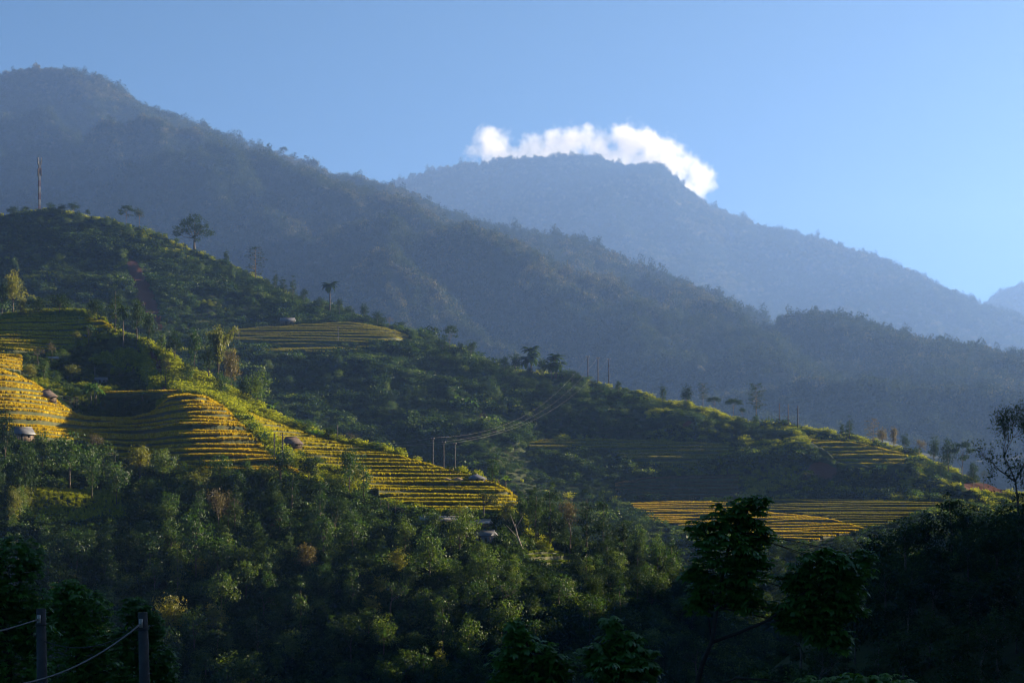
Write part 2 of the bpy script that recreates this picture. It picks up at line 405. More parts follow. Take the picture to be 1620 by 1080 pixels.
# dark middle ridge ---------------------------------------------
def nC(X, Y, V, U):
    flat = 1 - soft(U, 800, 1000) * soft(V, 1.6, 2.0)
    return (1.0 + 5.5 * soft(V, 0.1, 0.9) * flat) * fbm(X / 62 + Y / 160, Y / 70, 4, 61, True) * soft(V, -0.2, 0.4) + (0.4 + 0.6 * flat) * fbm(X / 9, Y / 9, 3, 7)
C = Hill([
    [(-400, 360, 1330), (-100, 346, 1300), (0, 340, 1290), (50, 334, 1285), (100, 333, 1280), (130, 340, 1275), (180, 349, 1265), (220, 362, 1255), (260, 376, 1245), (290, 389, 1240), (330, 404, 1230), (370, 422, 1220), (420, 449, 1205), (450, 464, 1195), (500, 483, 1180), (540, 496, 1170), (600, 513, 1150), (650, 527, 1135), (700, 541, 1120), (740, 563, 1105), (800, 584, 1085), (850, 593, 1070), (900, 594, 1055), (940, 604, 1045), (980, 615, 1035), (1040, 632, 1020), (1100, 644, 1005), (1140, 658, 995), (1180, 670, 985), (1230, 675, 975), (1290, 683, 965), (1340, 691, 955), (1400, 704, 945), (1450, 719, 935), (1500, 743, 925), (1560, 766, 910), (1620, 782, 900), (1800, 815, 880), (2100, 840, 860)],
    [(-400, 440, 1210), (0, 430, 1190), (200, 450, 1165), (350, 508, 1120), (500, 512, 1120), (600, 535, 1100), (700, 580, 1070), (850, 640, 1015), (1000, 668, 985), (1150, 695, 955), (1300, 715, 935), (1400, 730, 920), (1500, 770, 905), (1620, 800, 885), (2100, 850, 845)],
    [(-400, 560, 1060), (0, 560, 1050), (200, 580, 1030), (400, 600, 1010), (600, 620, 1000), (750, 660, 980), (850, 700, 955), (1000, 742, 925), (1150, 755, 915), (1300, 765, 900), (1400, 772, 890), (1500, 790, 880), (1620, 812, 865), (2100, 860, 830)],
    [(-400, 700, 930), (200, 705, 920), (500, 725, 905), (750, 760, 885), (900, 785, 880), (1000, 796, 878), (1150, 792, 885), (1300, 790, 880), (1500, 798, 865), (1620, 820, 850), (2100, 870, 800)],
    [(-400, 800, 860), (500, 810, 850), (900, 835, 820), (1000, 838, 800), (1200, 858, 770), (1350, 848, 780), (1500, 835, 800), (1620, 850, 790), (2100, 890, 740)],
    [(-400, 960, 700), (900, 960, 700), (1200, 965, 690), (1500, 960, 700), (2100, 990, 660)],
    [(-400, 1060, 610), (2100, 1060, 610)]], -400, 2100, 520, 220, [(20, -6), (80, -35), (160, -80), (260, -150)], nC, 'hill', 'hill',
    soil=[(228, 465, 14, 60, -22), (245, 505, 8, 20, -30), (1302, 744, 24, 13, 12), (1090, 672, 10, 6, 0), (770, 665, 6, 26, -35), (1560, 772, 40, 8, 5)])

# near left spur with the bright terraces, and the wooded slope below it ----------
def nD(X, Y, V, U):
    low = soft(V, 2.2, 3.0)
    return 0.35 * fbm(X / 7, Y / 7, 3, 70) + low * 2.2 * fbm(X / 28, Y / 24, 3, 71) + 0.9 * fbm(X / 14, Y / 12, 3, 75) * (1 - soft(V, 0.6, 1.0))
D = Hill([
    [(-300, 505, 700), (-100, 505, 700), (0, 502, 700), (60, 493, 700), (130, 494, 690), (165, 505, 682), (200, 525, 672), (240, 548, 660), (280, 575, 648), (340, 605, 630), (400, 642, 612), (440, 664, 600), (520, 694, 583), (620, 716, 566), (700, 738, 553), (790, 765, 540), (815, 783, 534), (850, 828, 525), (900, 855, 515), (980, 880, 505), (1060, 915, 500), (1130, 970, 495), (1250, 1030, 490), (1500, 1100, 490), (2100, 1150, 490)],
    [(-300, 560, 655), (0, 560, 650), (60, 575, 648), (100, 590, 648), (160, 598, 646), (220, 600, 640), (260, 605, 632), (300, 615, 622), (340, 622, 614), (400, 655, 600), (440, 672, 592), (520, 702, 578), (620, 724, 562), (700, 747, 550), (790, 776, 536), (815, 795, 530), (850, 838, 520), (900, 870, 508), (980, 900, 498), (1060, 935, 492), (1250, 1050, 480), (1500, 1120, 480), (2100, 1170, 480)],
    [(-300, 580, 610), (-60, 578, 596), (0, 589, 592), (60, 612, 594), (100, 626, 602), (140, 629, 612), (200, 630, 612), (240, 629, 606), (275, 627, 592), (300, 628, 586), (340, 638, 580), (380, 660, 575), (440, 690, 568), (520, 715, 560), (620, 740, 548), (700, 762, 540), (790, 786, 530), (815, 800, 525), (850, 845, 515), (900, 880, 503), (980, 915, 492), (1060, 950, 486), (1250, 1060, 475), (1500, 1130, 475), (2100, 1180, 475)],
    [(-300, 600, 590), (-60, 600, 580), (0, 610, 576), (60, 635, 578), (100, 655, 586), (140, 664, 598), (200, 665, 602), (240, 658, 594), (275, 645, 574), (300, 645, 568), (340, 660, 563), (380, 680, 560), (440, 705, 554), (520, 730, 548), (620, 760, 538), (700, 780, 530), (790, 797, 523), (815, 810, 518), (850, 855, 508), (900, 890, 497), (980, 925, 487), (1060, 965, 480), (1250, 1070, 470), (1500, 1140, 470), (2100, 1190, 470)],
    [(-300, 700, 530), (-60, 700, 528), (0, 700, 528), (60, 702, 532), (100, 708, 540), (160, 718, 548), (220, 742, 540), (275, 748, 526), (300, 750, 522), (340, 752, 519), (380, 754, 518), (440, 756, 518), (520, 768, 516), (620, 800, 508), (700, 816, 503), (790, 820, 500), (850, 870, 492), (900, 905, 484), (980, 940, 475), (1060, 990, 467), (1250, 1080, 460), (1500, 1150, 460), (2100, 1200, 460)],
    [(-300, 880, 465), (200, 890, 462), (500, 890, 462), (800, 940, 455), (1000, 1010, 445), (1250, 1110, 440), (2100, 1220, 440)],
    [(-300, 1120, 415), (500, 1130, 412), (1000, 1160, 410), (2100, 1260, 410)],
    [(-300, 1300, 380), (2100, 1330, 380)]], -300, 2100, 620, 300, [(8, -2), (30, -14), (70, -40), (120, -80)], nD, 'hill', 'hill',
    soil=[(247, 575, 10, 22, -25), (262, 618, 10, 8, 0), (430, 835, 22, 7, -10), (165, 640, 3, 3, 0)])

# hillside under the camera, its unseen right side raised to cast shade --------------------------
gx = np.array([-260, -120, -60, -25, 0, 20, 39, 47, 55, 65, 100, 160, 230, 320, 420.])
rows = {
    -120: [-6, -4, -2, -1.5, -1.5, 0, 5, 8, 11, 15, 28, 45, 60, 66, 60],
    0:    [-22, -9, -5, -2.6, -1.75, 0, 4, 6, 9, 12, 26, 46, 62, 68, 60],
    18:   [-28, -14, -9, -5.5, -4.6, -3.6, 0, 2, 5, 9, 24, 46, 62, 68, 60],
    45:   [-34, -20, -14, -9.8, -9.4, -9.0, -6, -3, 1, 5, 22, 44, 60, 66, 58],
    75:   [-42, -28, -20, -15, -14.5, -14, -13, -8, 0, 8, 40, 66, 78, 70, 54],
    120:  [-54, -42, -33, -27, -26, -25, -23, -20, -10, 2, 36, 66, 76, 68, 50],
    180:  [-66, -60, -52, -45, -42, -38, -33, -30, -27, -18, 22, 56, 72, 66, 46],
    240:  [-76, -72, -66, -60, -56, -50, -39, -34, -29, -24, 8, 46, 68, 64, 44],
    290:  [-84, -80, -76, -70, -64, -50, -33, -26.5, -23.5, -21, 0, 38, 62, 60, 42],
    330:  [-90, -86, -82, -76, -70, -58, -44, -36, -31, -27, -8, 30, 58, 58, 40],
    420:  [-92, -90, -86, -80, -76, -70, -62, -58, -54, -48, -22, 14, 44, 54, 38],
    540:  [-97, -97, -97, -96, -94, -90, -86, -82, -78, -72, -52, -14, 13, 34, 30],
    700:  [-112, -112, -112, -112, -110, -110, -108, -106, -104, -100, -88, -60, -8, 22, 6],
    800:  [-118, -118, -118, -118, -118, -118, -118, -116, -116, -114, -110, -100, -60, -40, -50]}
ry = np.array(sorted(rows)); rz_ = np.array([rows[k] for k in sorted(rows)], float)
def near_z(X, Y, noise=True):
    X = np.asarray(X, float); Y = np.asarray(Y, float)
    shp = X.shape; X = X.ravel(); Y = Y.ravel()
    def ease(g, x):
        i = np.clip(np.searchsorted(g, x) - 1, 0, len(g) - 2); t = np.clip((x - g[i]) / (g[i + 1] - g[i]), 0, 1)
        return i, t
    i, t = ease(ry, Y); j, u = ease(gx, X)
    def w(t): return [-0.5 * t + t * t - 0.5 * t ** 3, 1 - 2.5 * t * t + 1.5 * t ** 3, 0.5 * t + 2 * t * t - 1.5 * t ** 3, -0.5 * t * t + 0.5 * t ** 3]
    wt = w(t); wu = w(u); z = 0
    for a in range(4):
        for b in range(4):
            z = z + wt[a] * wu[b] * rz_[np.clip(i + a - 1, 0, len(ry) - 1), np.clip(j + b - 1, 0, len(gx) - 1)]
    z = z + 0.0694 * Y
    if noise: z = z + 0.8 * fbm(X / 15, Y / 15, 3, 91) * np.clip(Y / 100, 0.1, 1)
    return z.reshape(shp)
GX, GY = np.meshgrid(np.linspace(-260, 420, 230), np.concatenate([np.linspace(-120, 200, 110), np.linspace(204, 800, 150)]))
GZ = near_z(GX, GY)

ground_me = mesh_np('ground', [(-6700, -1500, -60), (6700, -1500, -60), (6700, 12500, -60), (-6700, 12500, -60)], [(0, 1, 2, 3)], [M['hill']], False, [0] * 4)
tag(link('ground', ground_me), None, kind='structure')

# ------------------------------------------------------------------ rice terraces
def terraces(hill, x0, x1, top, bot, h, label, rice='rice_gold', dx=0.22, rice_h=0.62, seed=1, wob=0.35, lower=1.6, cover=1.0):
    Ym = hill.at((x0 + x1) / 2, (curve(top, (x0 + x1) / 2) + curve(bot, (x0 + x1) / 2)) / 2).y
    nu = int((x1 - x0) / F * Ym / dx); px = np.linspace(x0, x1, nu)
    tp = curve(top, px); bt = curve(bot, px)
    K = []; prof = []
    for a, p0, p1 in zip(px, tp, bt):
        PYc = HZ - hill.col(a, hill.Z0) / hill.col(a, hill.Y0) * F
        Yc = hill.col(a, hill.Y0); Zc = hill.col(a, hill.Z0)
        k0 = np.searchsorted(np.maximum.accumulate(PYc), p0); k1 = np.searchsorted(np.maximum.accumulate(PYc), p1)
        def val(p):
            m = np.maximum.accumulate(PYc) + np.arange(len(PYc)) * 1e-7
            return np.interp(p, m, Yc), np.interp(p, m, Zc)
        Y0, z0 = val(p0); Y1, z1 = val(max(p1, p0 + 0.5))
        ys = np.concatenate([[Y0], Yc[k0:k1], [Y1]]); zs = np.concatenate([[z0], Zc[k0:k1], [z1]])
        zs = np.minimum.accumulate(zs); ys = np.minimum.accumulate(ys)
        prof.append((ys, zs)); K.append((zs[0], zs[-1]))
    zmax = max(k[0] for k in K); zmin = min(k[1] for k in K)
    n = int(math.ceil((zmax - zmin) / h)) + 1
    rng = np.random.default_rng(seed)
    jit = rng.uniform(-0.12, 0.12, n + 2) * h
    b = np.empty((n + 1, nu, 3)); zz = np.empty((n + 1, nu))
    X = (px - CX) / F * Ym
    for k in range(n + 1):
        zk = zmax - k * h + jit[k] + wob * h * 0.6 * vnoise(X / 17 + k * 3.1, X * 0 + k * 0.7, seed)
        for i in range(nu):
            ys, zs = prof[i]
            z = min(max(zk[i], zs[-1]), zs[0]); zz[k, i] = z
            y = np.interp(-z, -zs, ys)
            b[k, i] = ((px[i] - CX) / F * y, y, z)
    for k in range(1, n + 1):
        zz[k] = np.minimum(zz[k], zz[k - 1])
    # earth: riser + tread
    V = []; rowsi = []
    for k in range(n + 1):
        zt = zz[k - 1] if k else zz[0]
        up = b[k].copy(); up[:, 2] = zt - 0.03; dn = b[k].copy(); dn[:, 2] = zz[k] - 0.03
        dn[:, 1] -= 0.15 * (zt - zz[k]); V += [up, dn]
    V = np.array(V); m = len(V); idx = np.arange(m * nu).reshape(m, nu)
    jt = 0.1 * np.stack([vnoise(b[0][:, 0] * 3, np.full(nu, r * 1.7), 5) for r in range(m)])
    V[:, :, 1] += jt
    Q = np.stack([idx[:-1, :-1], idx[1:, :-1], idx[1:, 1:], idx[:-1, 1:]], -1).reshape(-1, 4)
    W = V.reshape(-1, 3)
    d = np.linalg.norm(W[Q[:, 0]] - W[Q[:, 2]], axis=1); Q = Q[d > 0.12]
    me = mesh_np('terrace_banks', W, Q, [M['riser']], False, np.zeros(len(W)))
    e = tag(link('terrace_banks', me), None, kind='structure')
    # rice standing on each tread
    RV = []; RQ = []; RT = []; SP = []; off = 0
    for k in range(1, n + 1):
        ht = zz[k - 1] - zz[k]
        ok = ht > 0.25 * h
        if cover < 1: ok &= vnoise(X / 9 + k * 5.3, np.full(nu, k * 2.2), seed + 5) < cover * 2 - 1
        f = b[k]; bk = b[k - 1]
        dpt = np.clip(bk[:, 1] - f[:, 1], 0.05, 40)
        z0 = zz[k - 1]
        hh = 0.84 * rice_h * np.clip(ht / h, 0, 1) * (1 + 0.12 * vnoise(X / 1.3, np.full(nu, k * 1.0), seed) + 0.20 * (rng.random(nu) - 0.5))
        rws = [(0.02, 0.02), (-0.10, 0.45), (0.02, 0.86), (0.16, 1.0), (0.5, 0.98), (0.9, 0.97), (0.99, 0.6)]
        base = off
        for (o_, dd) in ((0.03, 0.75), (0.34, 0.6), (0.8, 0.4), (1.5, 0.3)):
            i_ = np.nonzero(ok & (dpt > o_ + .1) & (rng.random(nu) < dd * dx / 0.22))[0]
            yy = f[i_, 1] + o_ + 0.12 * rng.normal(size=len(i_))
            SP.append(np.stack([(px[i_] - CX) / F * yy + 0.1 * rng.normal(size=len(i_)), yy, z0[i_]], -1))
        for j, (fy, fz) in enumerate(rws):
            y = f[:, 1] + (fy * dpt if fy > 0.1 else fy) + 0.07 * (rng.random(nu) - 0.5)
            z = z0 + fz * hh + (0.10 * (rng.random(nu) - 0.5) if fz > 0.4 else 0)
            x = (px - CX) / F * y + 0.05 * (rng.random(nu) - 0.5)
            RV.append(np.stack([x, y, z], -1)); RT.append(np.clip(0.5 + 0.3 * vnoise(X / 3, np.full(nu, k * 1.3), 8) + 0.35 * (rng.random(nu) - 0.5), 0, 1)); off += nu
        for j in range(len(rws) - 1):
            a = base + j * nu + np.arange(nu - 1)[ok[:-1] & ok[1:]]
            RQ.append(np.stack([a + nu, a + nu + 1, a + 1, a], -1))
    me = mesh_np('rice', np.concatenate(RV), np.concatenate(RQ), [M[rice]], False, np.concatenate(RT))
    o = tag(link('rice', me), label, 'rice', None, 'stuff')
    STALKS.append((o, np.concatenate(SP), rice, rice_h))
    # sink the hill under the terraces
    t_ = curve(top, hill.U[0]); b_ = curve(bot, hill.U[0])
    py0 = HZ - hill.Z0 / hill.Y0 * F
    dd = np.maximum.reduce([x0 - hill.U, hill.U - x1, t_[None] - py0, (py0 - b_[None]) * 1.5, np.zeros_like(py0)])
    wgt = np.clip(1.3 - dd / 14, 0, 1); hill.Z = hill.Z0 * wgt + hill.Z * (1 - wgt); hill.PY = HZ - hill.Z / hill.Y * F
    ins = (hill.U > x0 + 2) & (hill.U < x1 - 2) & (py0 > t_[None] + 1) & (py0 < b_[None] - 1) & (hill.V > -1)
    hill.lower = np.maximum(hill.lower, ins * lower)
    TER.append((hill, x0, x1, top, bot))
    return b
TER = []; STALKS = []
def in_terrace(px, py, pad=0):
    r = np.zeros(np.shape(px), bool)
    for (_, x0, x1, t, b) in TER:
        r |= (px > x0 - pad) & (px < x1 + pad) & (py > curve(t, px) - pad) & (py < curve(b, px) + pad)
    return r

terraces(D, -70, 470, [(-70, 576), (0, 588), (60, 613), (100, 645), (135, 662), (200, 664), (235, 657), (262, 636), (280, 627), (310, 629), (345, 641), (375, 668), (410, 703), (440, 733), (470, 747)],
         [(-70, 698), (0, 698), (60, 700), (110, 705), (160, 715), (220, 741), (280, 748), (340, 751), (470, 753)], 1.18, 'ripe golden rice on contour terraces sweeping from the left slope round the hollow to the knoll', seed=3, rice_h=0.64, wob=0.8)
terraces(D, 380, 818, [(380, 651), (440, 674), (520, 700), (620, 721), (700, 743), (790, 770), (818, 788)],
         [(380, 655), (430, 697), (470, 730), (540, 752), (600, 785), (650, 803), (700, 812), (790, 814), (818, 803)], 1.0, 'yellow rice on the narrow terraces running down the sunlit spur, right of the thatched hut', 'rice_yellow', seed=5, rice_h=0.6)
terraces(D, 162, 292, [(162, 624.5), (292, 622)], [(162, 631), (240, 630), (292, 626)], 1.6, 'thin strip of golden rice above the dark grassy bank beside the banana plants', seed=6)
terraces(D, -70, 178, [(-70, 512), (0, 510), (60, 503), (130, 504), (160, 510), (178, 518)], [(-70, 560), (60, 558), (110, 550), (150, 528), (178, 522)], 1.0, 'olive rice on the shaded upper terraces below the maize field', 'rice_yellow', seed=7, rice_h=0.65)  # yellower rice puts the sunlit look of the top rows into colour
terraces(D, -70, 34, [(-70, 562), (34, 565)], [(-70, 574), (0, 586), (34, 592)], 1.2, 'small golden rice patch above the left slope, beside the bushes', seed=8)
terraces(C, 368, 645, [(368, 524), (430, 520), (540, 514), (600, 520), (645, 533)], [(368, 549), (500, 549), (600, 545), (645, 538)], 1.75, 'dull green rice terraces beneath the ridge hut', 'rice_olive', dx=0.4, seed=9, rice_h=0.8)
terraces(C, 415, 590, [(415, 554), (590, 551)], [(415, 563), (500, 563), (590, 556)], 1.9, 'narrow olive rice strips across the shaded hillside below the ridge terraces', 'rice_olive', dx=0.4, seed=10, rice_h=0.8, cover=0.8)
terraces(C, 838, 1152, [(838, 704), (860, 699), (1000, 698), (1060, 701), (1152, 706)], [(838, 714), (960, 715), (1000, 737), (1080, 742), (1152, 722)], 1.7, 'olive rice terraces in the shade halfway down the dark ridge', 'rice_olive', dx=0.35, seed=11, rice_h=1.0)
terraces(C, 975, 1168, [(975, 766), (1040, 756), (1168, 752)], [(975, 784), (1060, 792), (1168, 789)], 1.5, 'harvested brown stubble terraces with a few yellow rows, above the striped golden field', 'stubble', dx=0.35, seed=12, rice_h=0.6)
terraces(C, 1000, 1372, [(1000, 797), (1100, 794), (1150, 796), (1180, 802), (1220, 812), (1300, 820), (1372, 838)], [(1000, 800), (1030, 826), (1100, 836), (1200, 853), (1260, 859), (1330, 847), (1372, 840)], 0.88, 'striped golden rice terraces on the valley floor behind the dark foreground trees', dx=0.3, seed=13, rice_h=0.55, wob=0.9)
terraces(C, 1135, 1492, [(1135, 793), (1200, 791), (1300, 791), (1400, 793), (1492, 797)], [(1135, 795), (1180, 800), (1220, 810), (1300, 818), (1370, 836), (1400, 832), (1450, 815), (1492, 800)], 0.88, 'dull brown olive rice terraces right of the striped golden field, reaching to the dark wood', 'rice_olive', dx=0.3, seed=23, rice_h=0.5, wob=0.9)  # olive rice puts the unlit look of this field into its colour
terraces(C, 1278, 1436, [(1278, 698), (1350, 704), (1436, 722)], [(1278, 704), (1340, 738), (1400, 746), (1436, 742)], 1.9, 'yellow green rice steps on the shoulder beside the red earth scar', 'rice_yellow', dx=0.35, seed=14, rice_h=1.0)
terraces(D, 828, 955, [(828, 876), (860, 872), (955, 894)], [(828, 880), (860, 902), (955, 905)], 1.1, 'small green rice steps on the wooded slope beside the white leaning trunk', 'rice_green', seed=15, rice_h=0.5)

for hh in (A, A2, B, B2, C, D): hh.build()
idx = np.arange(GX.size).reshape(GX.shape)
near_me = mesh_np('hillside', np.stack([GX, GY, GZ], -1).reshape(-1, 3), np.stack([idx[:-1, :-1], idx[:-1, 1:], idx[1:, 1:], idx[1:, :-1]], -1).reshape(-1, 4), [M['hill']], True, np.zeros(GX.size))
tag(link('hillside', near_me), None, kind='structure')

# ------------------------------------------------------------------ plants
def quads(C_, N, L, W, rng, tone):
    """diamond leaves: centres, normals, length, width"""
    n = len(C_)
    N = N / (np.linalg.norm(N, axis=1)[:, None] + 1e-9)
    r = rng.normal(size=(n, 3)); T = np.cross(N, r); T /= np.linalg.norm(T, axis=1)[:, None] + 1e-9
    Bn = np.cross(N, T)
    L = np.asarray(L)[:, None] / 2; W = np.asarray(W)[:, None] / 2
    V = np.stack([C_ - T * L, C_ - Bn * W + N * L * 0.15, C_ + T * L, C_ + Bn * W + N * L * 0.15], 1).reshape(-1, 3)
    return V, np.arange(4 * n).reshape(n, 4), np.repeat(tone, 4)

def crown_arrays(rng, lobes, n_clump, per, leaf, spread=1.1, shell=0.45, up=0.35):
    lob = np.array(lobes, float); w = (lob[:, 3] * lob[:, 4] * lob[:, 5]) ** 0.66; w /= w.sum()
    k = rng.choice(len(lob), n_clump, p=w)
    d = rng.normal(size=(n_clump, 3)); d /= np.linalg.norm(d, axis=1)[:, None]
    r = (1 - shell * rng.random(n_clump) ** 1.4)
    c = lob[k, :3] + d * r[:, None] * lob[k, 3:6]
    ct = rng.random(n_clump)
    C_ = np.repeat(c, per, 0) + rng.normal(size=(n_clump * per, 3)) * leaf * spread * np.array([1, 1, 0.55])
    N = np.repeat(d, per, 0) * 0.7 + rng.normal(size=(n_clump * per, 3)) * 0.55 + np.array([0, 0, up])
    s = leaf * rng.uniform(0.6, 1.3, n_clump * per)
    tone = np.clip(np.repeat(ct, per) * 0.7 + rng.random(n_clump * per) * 0.3, 0, 1)
    return quads(C_, N, s * 1.25, s * 0.75, rng, tone)

def trunk_mesh(rng, name, h, lobes, r0, mat='bark', lean=0.0, limbs=True):
    mb = MB()
    pts = [(lean * t * t * h + 0.02 * h * math.sin(3 * t + rng.random()), 0.015 * h * math.sin(4 * t), t * h - 0.6 * (t == 0)) for t in np.linspace(0, 1, 6)]
    mb.tube(pts, [r0 * (1 - 0.7 * t) * (1.35 if t == 0 else 1) for t in np.linspace(0, 1, 6)])
    if limbs:
        for l in lobes[:7]:
            t = rng.uniform(0.5, 0.9); i = int(t * 5); a = np.array(pts[i]); b = np.array(l[:3])
            m = (a + b) / 2 + np.array([0, 0, -0.05 * h]) + rng.normal(size=3) * 0.03 * h
            mb.tube([a, m, b], [r0 * 0.45, r0 * 0.3, r0 * 0.1], 5)
    return mb.mesh(name, [M[mat]], True)

PROTO = {}
def proto(key, crown_fn, trunk_args):
    """key -> (crown meshes by material, trunk mesh, natural height, natural width)"""
    PROTO[key] = (crown_fn, trunk_args, {})
def get(key, mat):
    fn, tr, cache = PROTO[key]
    if mat not in cache:
        seed = sum(ord(c) for c in key) * 13
        V, Q, T, trunk = fn(np.random.default_rng(seed))
        me = mesh_np('crown', V, [Q], [M[mat]], False, T)
        cache[mat] = (me, trunk, float(V[:, 2].max()), float((V[:, 0].max() - V[:, 0].min() + V[:, 1].max() - V[:, 1].min()) / 2))
    return cache[mat]

def round_fn(h, w, nl, nc, per, leaf, base=0.35, flat=0.8, bark='bark', irregular=0.35):
    def fn(rng):
        lobes = []
        for i in range(nl):
            a = 2.4 * i + rng.uniform(-.5, .5); rr = w * 0.5 * irregular * math.sqrt((i + 0.5) / nl) * 1.6
            z = h * (base + (0.88 - base) * rng.uniform(0.15, 1) * (1 - 0.35 * rr / w))
            s = w * rng.uniform(0.20, 0.32)
            lobes.append((rr * math.cos(a), rr * math.sin(a), z, s, s, s * flat))
        lobes.append((rng.uniform(-.1, .1) * w, 0, h * 0.83, w * 0.24, w * 0.24, h * 0.16))
        V, Q, T = crown_arrays(rng, lobes, nc, per, leaf, 1.75, 0.25)
        return V, Q, T, trunk_mesh(rng, 'trunk', h * 0.72, lobes, 0.03 * h * 0.7, bark)
    return fn
for i in range(7):
    proto('round%d' % i, round_fn([9, 8, 10, 8.5, 11, 7.5, 9.5][i], [7, 7.5, 6.5, 6, 7.5, 7, 5.5][i], [8, 10, 9, 7, 11, 9, 8][i], 76, 22, 0.36, [.3, .35, .3, .25, .4, .35, .2][i]), None)
def column_fn(h, w, nc=150, leaf=0.36):
    def fn(rng):
        lobes = [(rng.uniform(-.15, .15) * w, rng.uniform(-.15, .15) * w, h * z, w * s, w * s, h * 0.12) for z, s in zip((.25, .38, .5, .62, .74, .86, .94), (.38, .46, .48, .42, .34, .25, .12))]
        V, Q, T = crown_arrays(rng, lobes, nc // 3, 24, leaf, 1.5, 0.25)
        return V, Q, T, trunk_mesh(rng, 'trunk', h * 0.9, lobes[:3], 0.02 * h)
    return fn
proto('column0', column_fn(11, 4.2), None); proto('column1', column_fn(9, 3.4), None); proto('column2', column_fn(12, 5.0, 200), None)
def umbrella_fn(h, w, tiers):
    def fn(rng):
        lobes = []
        for (z, k, rr) in tiers:
            for j in range(k):
                a = 2 * math.pi * (j + rng.random() * .6) / k
                lobes.append((rr * w * .5 * math.cos(a), rr * w * .5 * math.sin(a), z * h, w * .22, w * .22, h * 0.05))
        V, Q, T = crown_arrays(rng, lobes, 130, 8, 0.38, shell=0.9)
        return V, Q, T, trunk_mesh(rng, 'trunk', h * 0.85, lobes, 0.022 * h, 'bark')
    return fn
proto('umbrella0', umbrella_fn(8, 8, [(.93, 2, .2), (.88, 5, .6), (.78, 2, .75)]), None)
proto('umbrella1', umbrella_fn(8, 8.5, [(.95, 3, .3), (.8, 4, .7), (.62, 2, .6)]), None)
def pine_fn(h, w, z0, dens):
    def fn(rng):
        Vs = []; Qs = []; Ts = []; off = 0; mb = MB()
        mb.tube([(0, 0, -0.5), (0.1, 0, h * .5), (0, 0.05, h)], [0.018 * h, 0.013 * h, 0.004 * h])
        lv = 11
        for i in range(lv):
            z = h * (z0 + (1 - z0) * i / (lv - 1)); r = w * .5 * (0.35 + 0.65 * math.sin(math.pi * (0.25 + 0.62 * i / (lv - 1))))
            for j in range(4):
                a = rng.uniform(0, 6.28); rr = r * rng.uniform(.6, 1); tip = (rr * math.cos(a), rr * math.sin(a), z + rr * 0.18)
                mb.tube([(0, 0, z), tip], [0.006 * h, 0.002 * h], 4)
                lobes = [(tip[0] * q, tip[1] * q, z + rr * .18 * q, w * .08, w * .08, h * .015) for q in (.6, .95)]
                V, Q, T = crown_arrays(rng, lobes, dens, 6, 0.30, shell=.9)
                Vs.append(V); Qs.append(Q + off); Ts.append(T); off += len(V)
        return np.concatenate(Vs), np.concatenate(Qs), np.concatenate(Ts), mb.mesh('trunk', [M['bark']], True)
    return fn
proto('pine0', pine_fn(14, 8, .42, 4), None); proto('pine1', pine_fn(12, 7.5, .2, 3), None)
def big_fn(rng):
    lobes = [(-4.2, 0, 6.5, 2.2, 2, 1.5), (-2.5, 1, 9, 2.3, 2.2, 1.6), (0, 0, 11.5, 2.6, 2.4, 1.8), (2.6, -.5, 10.2, 2.3, 2.2, 1.5), (4.8, 0, 8.2, 2.0, 2, 1.4), (5.6, .5, 6.0, 1.4, 1.6, 1.3), (.5, 2, 8.4, 2.4, 2.2, 1.4), (-1.6, -1.4, 7.2, 2, 2, 1.3), (2.6, 1, 6.8, 1.8, 1.8, 1.1), (-1, .5, 4.6, 1.7, 1.7, 1.2)]
    V, Q, T = crown_arrays(rng, lobes, 330, 8, 0.42)
    return V, Q, T, trunk_mesh(rng, 'trunk', 7.5, lobes, 0.4)
proto('big', big_fn, None)
def palm_fn(h, n_heads, L):
    def fn(rng):
        Vs = []; Qs = []; Ts = []; off = 0; mb = MB()
        for k in range(n_heads):
            bx, by = (0, 0) if k == 0 else (rng.uniform(-.22, .22) * h, rng.uniform(-.2, .2) * h)
            hh = h * (1 if k == 0 else rng.uniform(.6, .85))
            mb.tube([(bx * .4, by * .4, -.5), (bx * .8, by * .8, hh * .5), (bx, by, hh)], [.028 * h, .022 * h, .022 * h])
            for j in range(16):
                a = rng.uniform(0, 6.28); el = rng.uniform(-.5, 1.1); prev = np.array([bx, by, hh])
                side = np.array([-math.sin(a), math.cos(a), 0])
                rowv = []
                for s in range(5):
                    e = el - s * .42; wv = L * .17 * (0.3, 1, 1.1, .7, .1)[s]
                    rowv.append((prev - side * wv - np.array([0, 0, wv * .5]), prev, prev + side * wv - np.array([0, 0, wv * .5])))
                    prev = prev + L / 4 * np.array([math.cos(a) * math.cos(e), math.sin(a) * math.cos(e), math.sin(e)])
                V = np.array(rowv).reshape(-1, 3); Q = []
                for s in range(4):
                    for c in (0, 1): Q.append((s * 3 + c, s * 3 + c + 1, s * 3 + c + 4, s * 3 + c + 3))
                Vs.append(V); Qs.append(np.array(Q) + off); Ts.append(np.full(len(V), rng.random())); off += len(V)
        return np.concatenate(Vs), np.concatenate(Qs), np.concatenate(Ts), mb.mesh('trunk', [M['bark']], True)
    return fn
proto('palm0', palm_fn(7, 1, 2.6), None); proto('palm1', palm_fn(6, 3, 3.0), None)
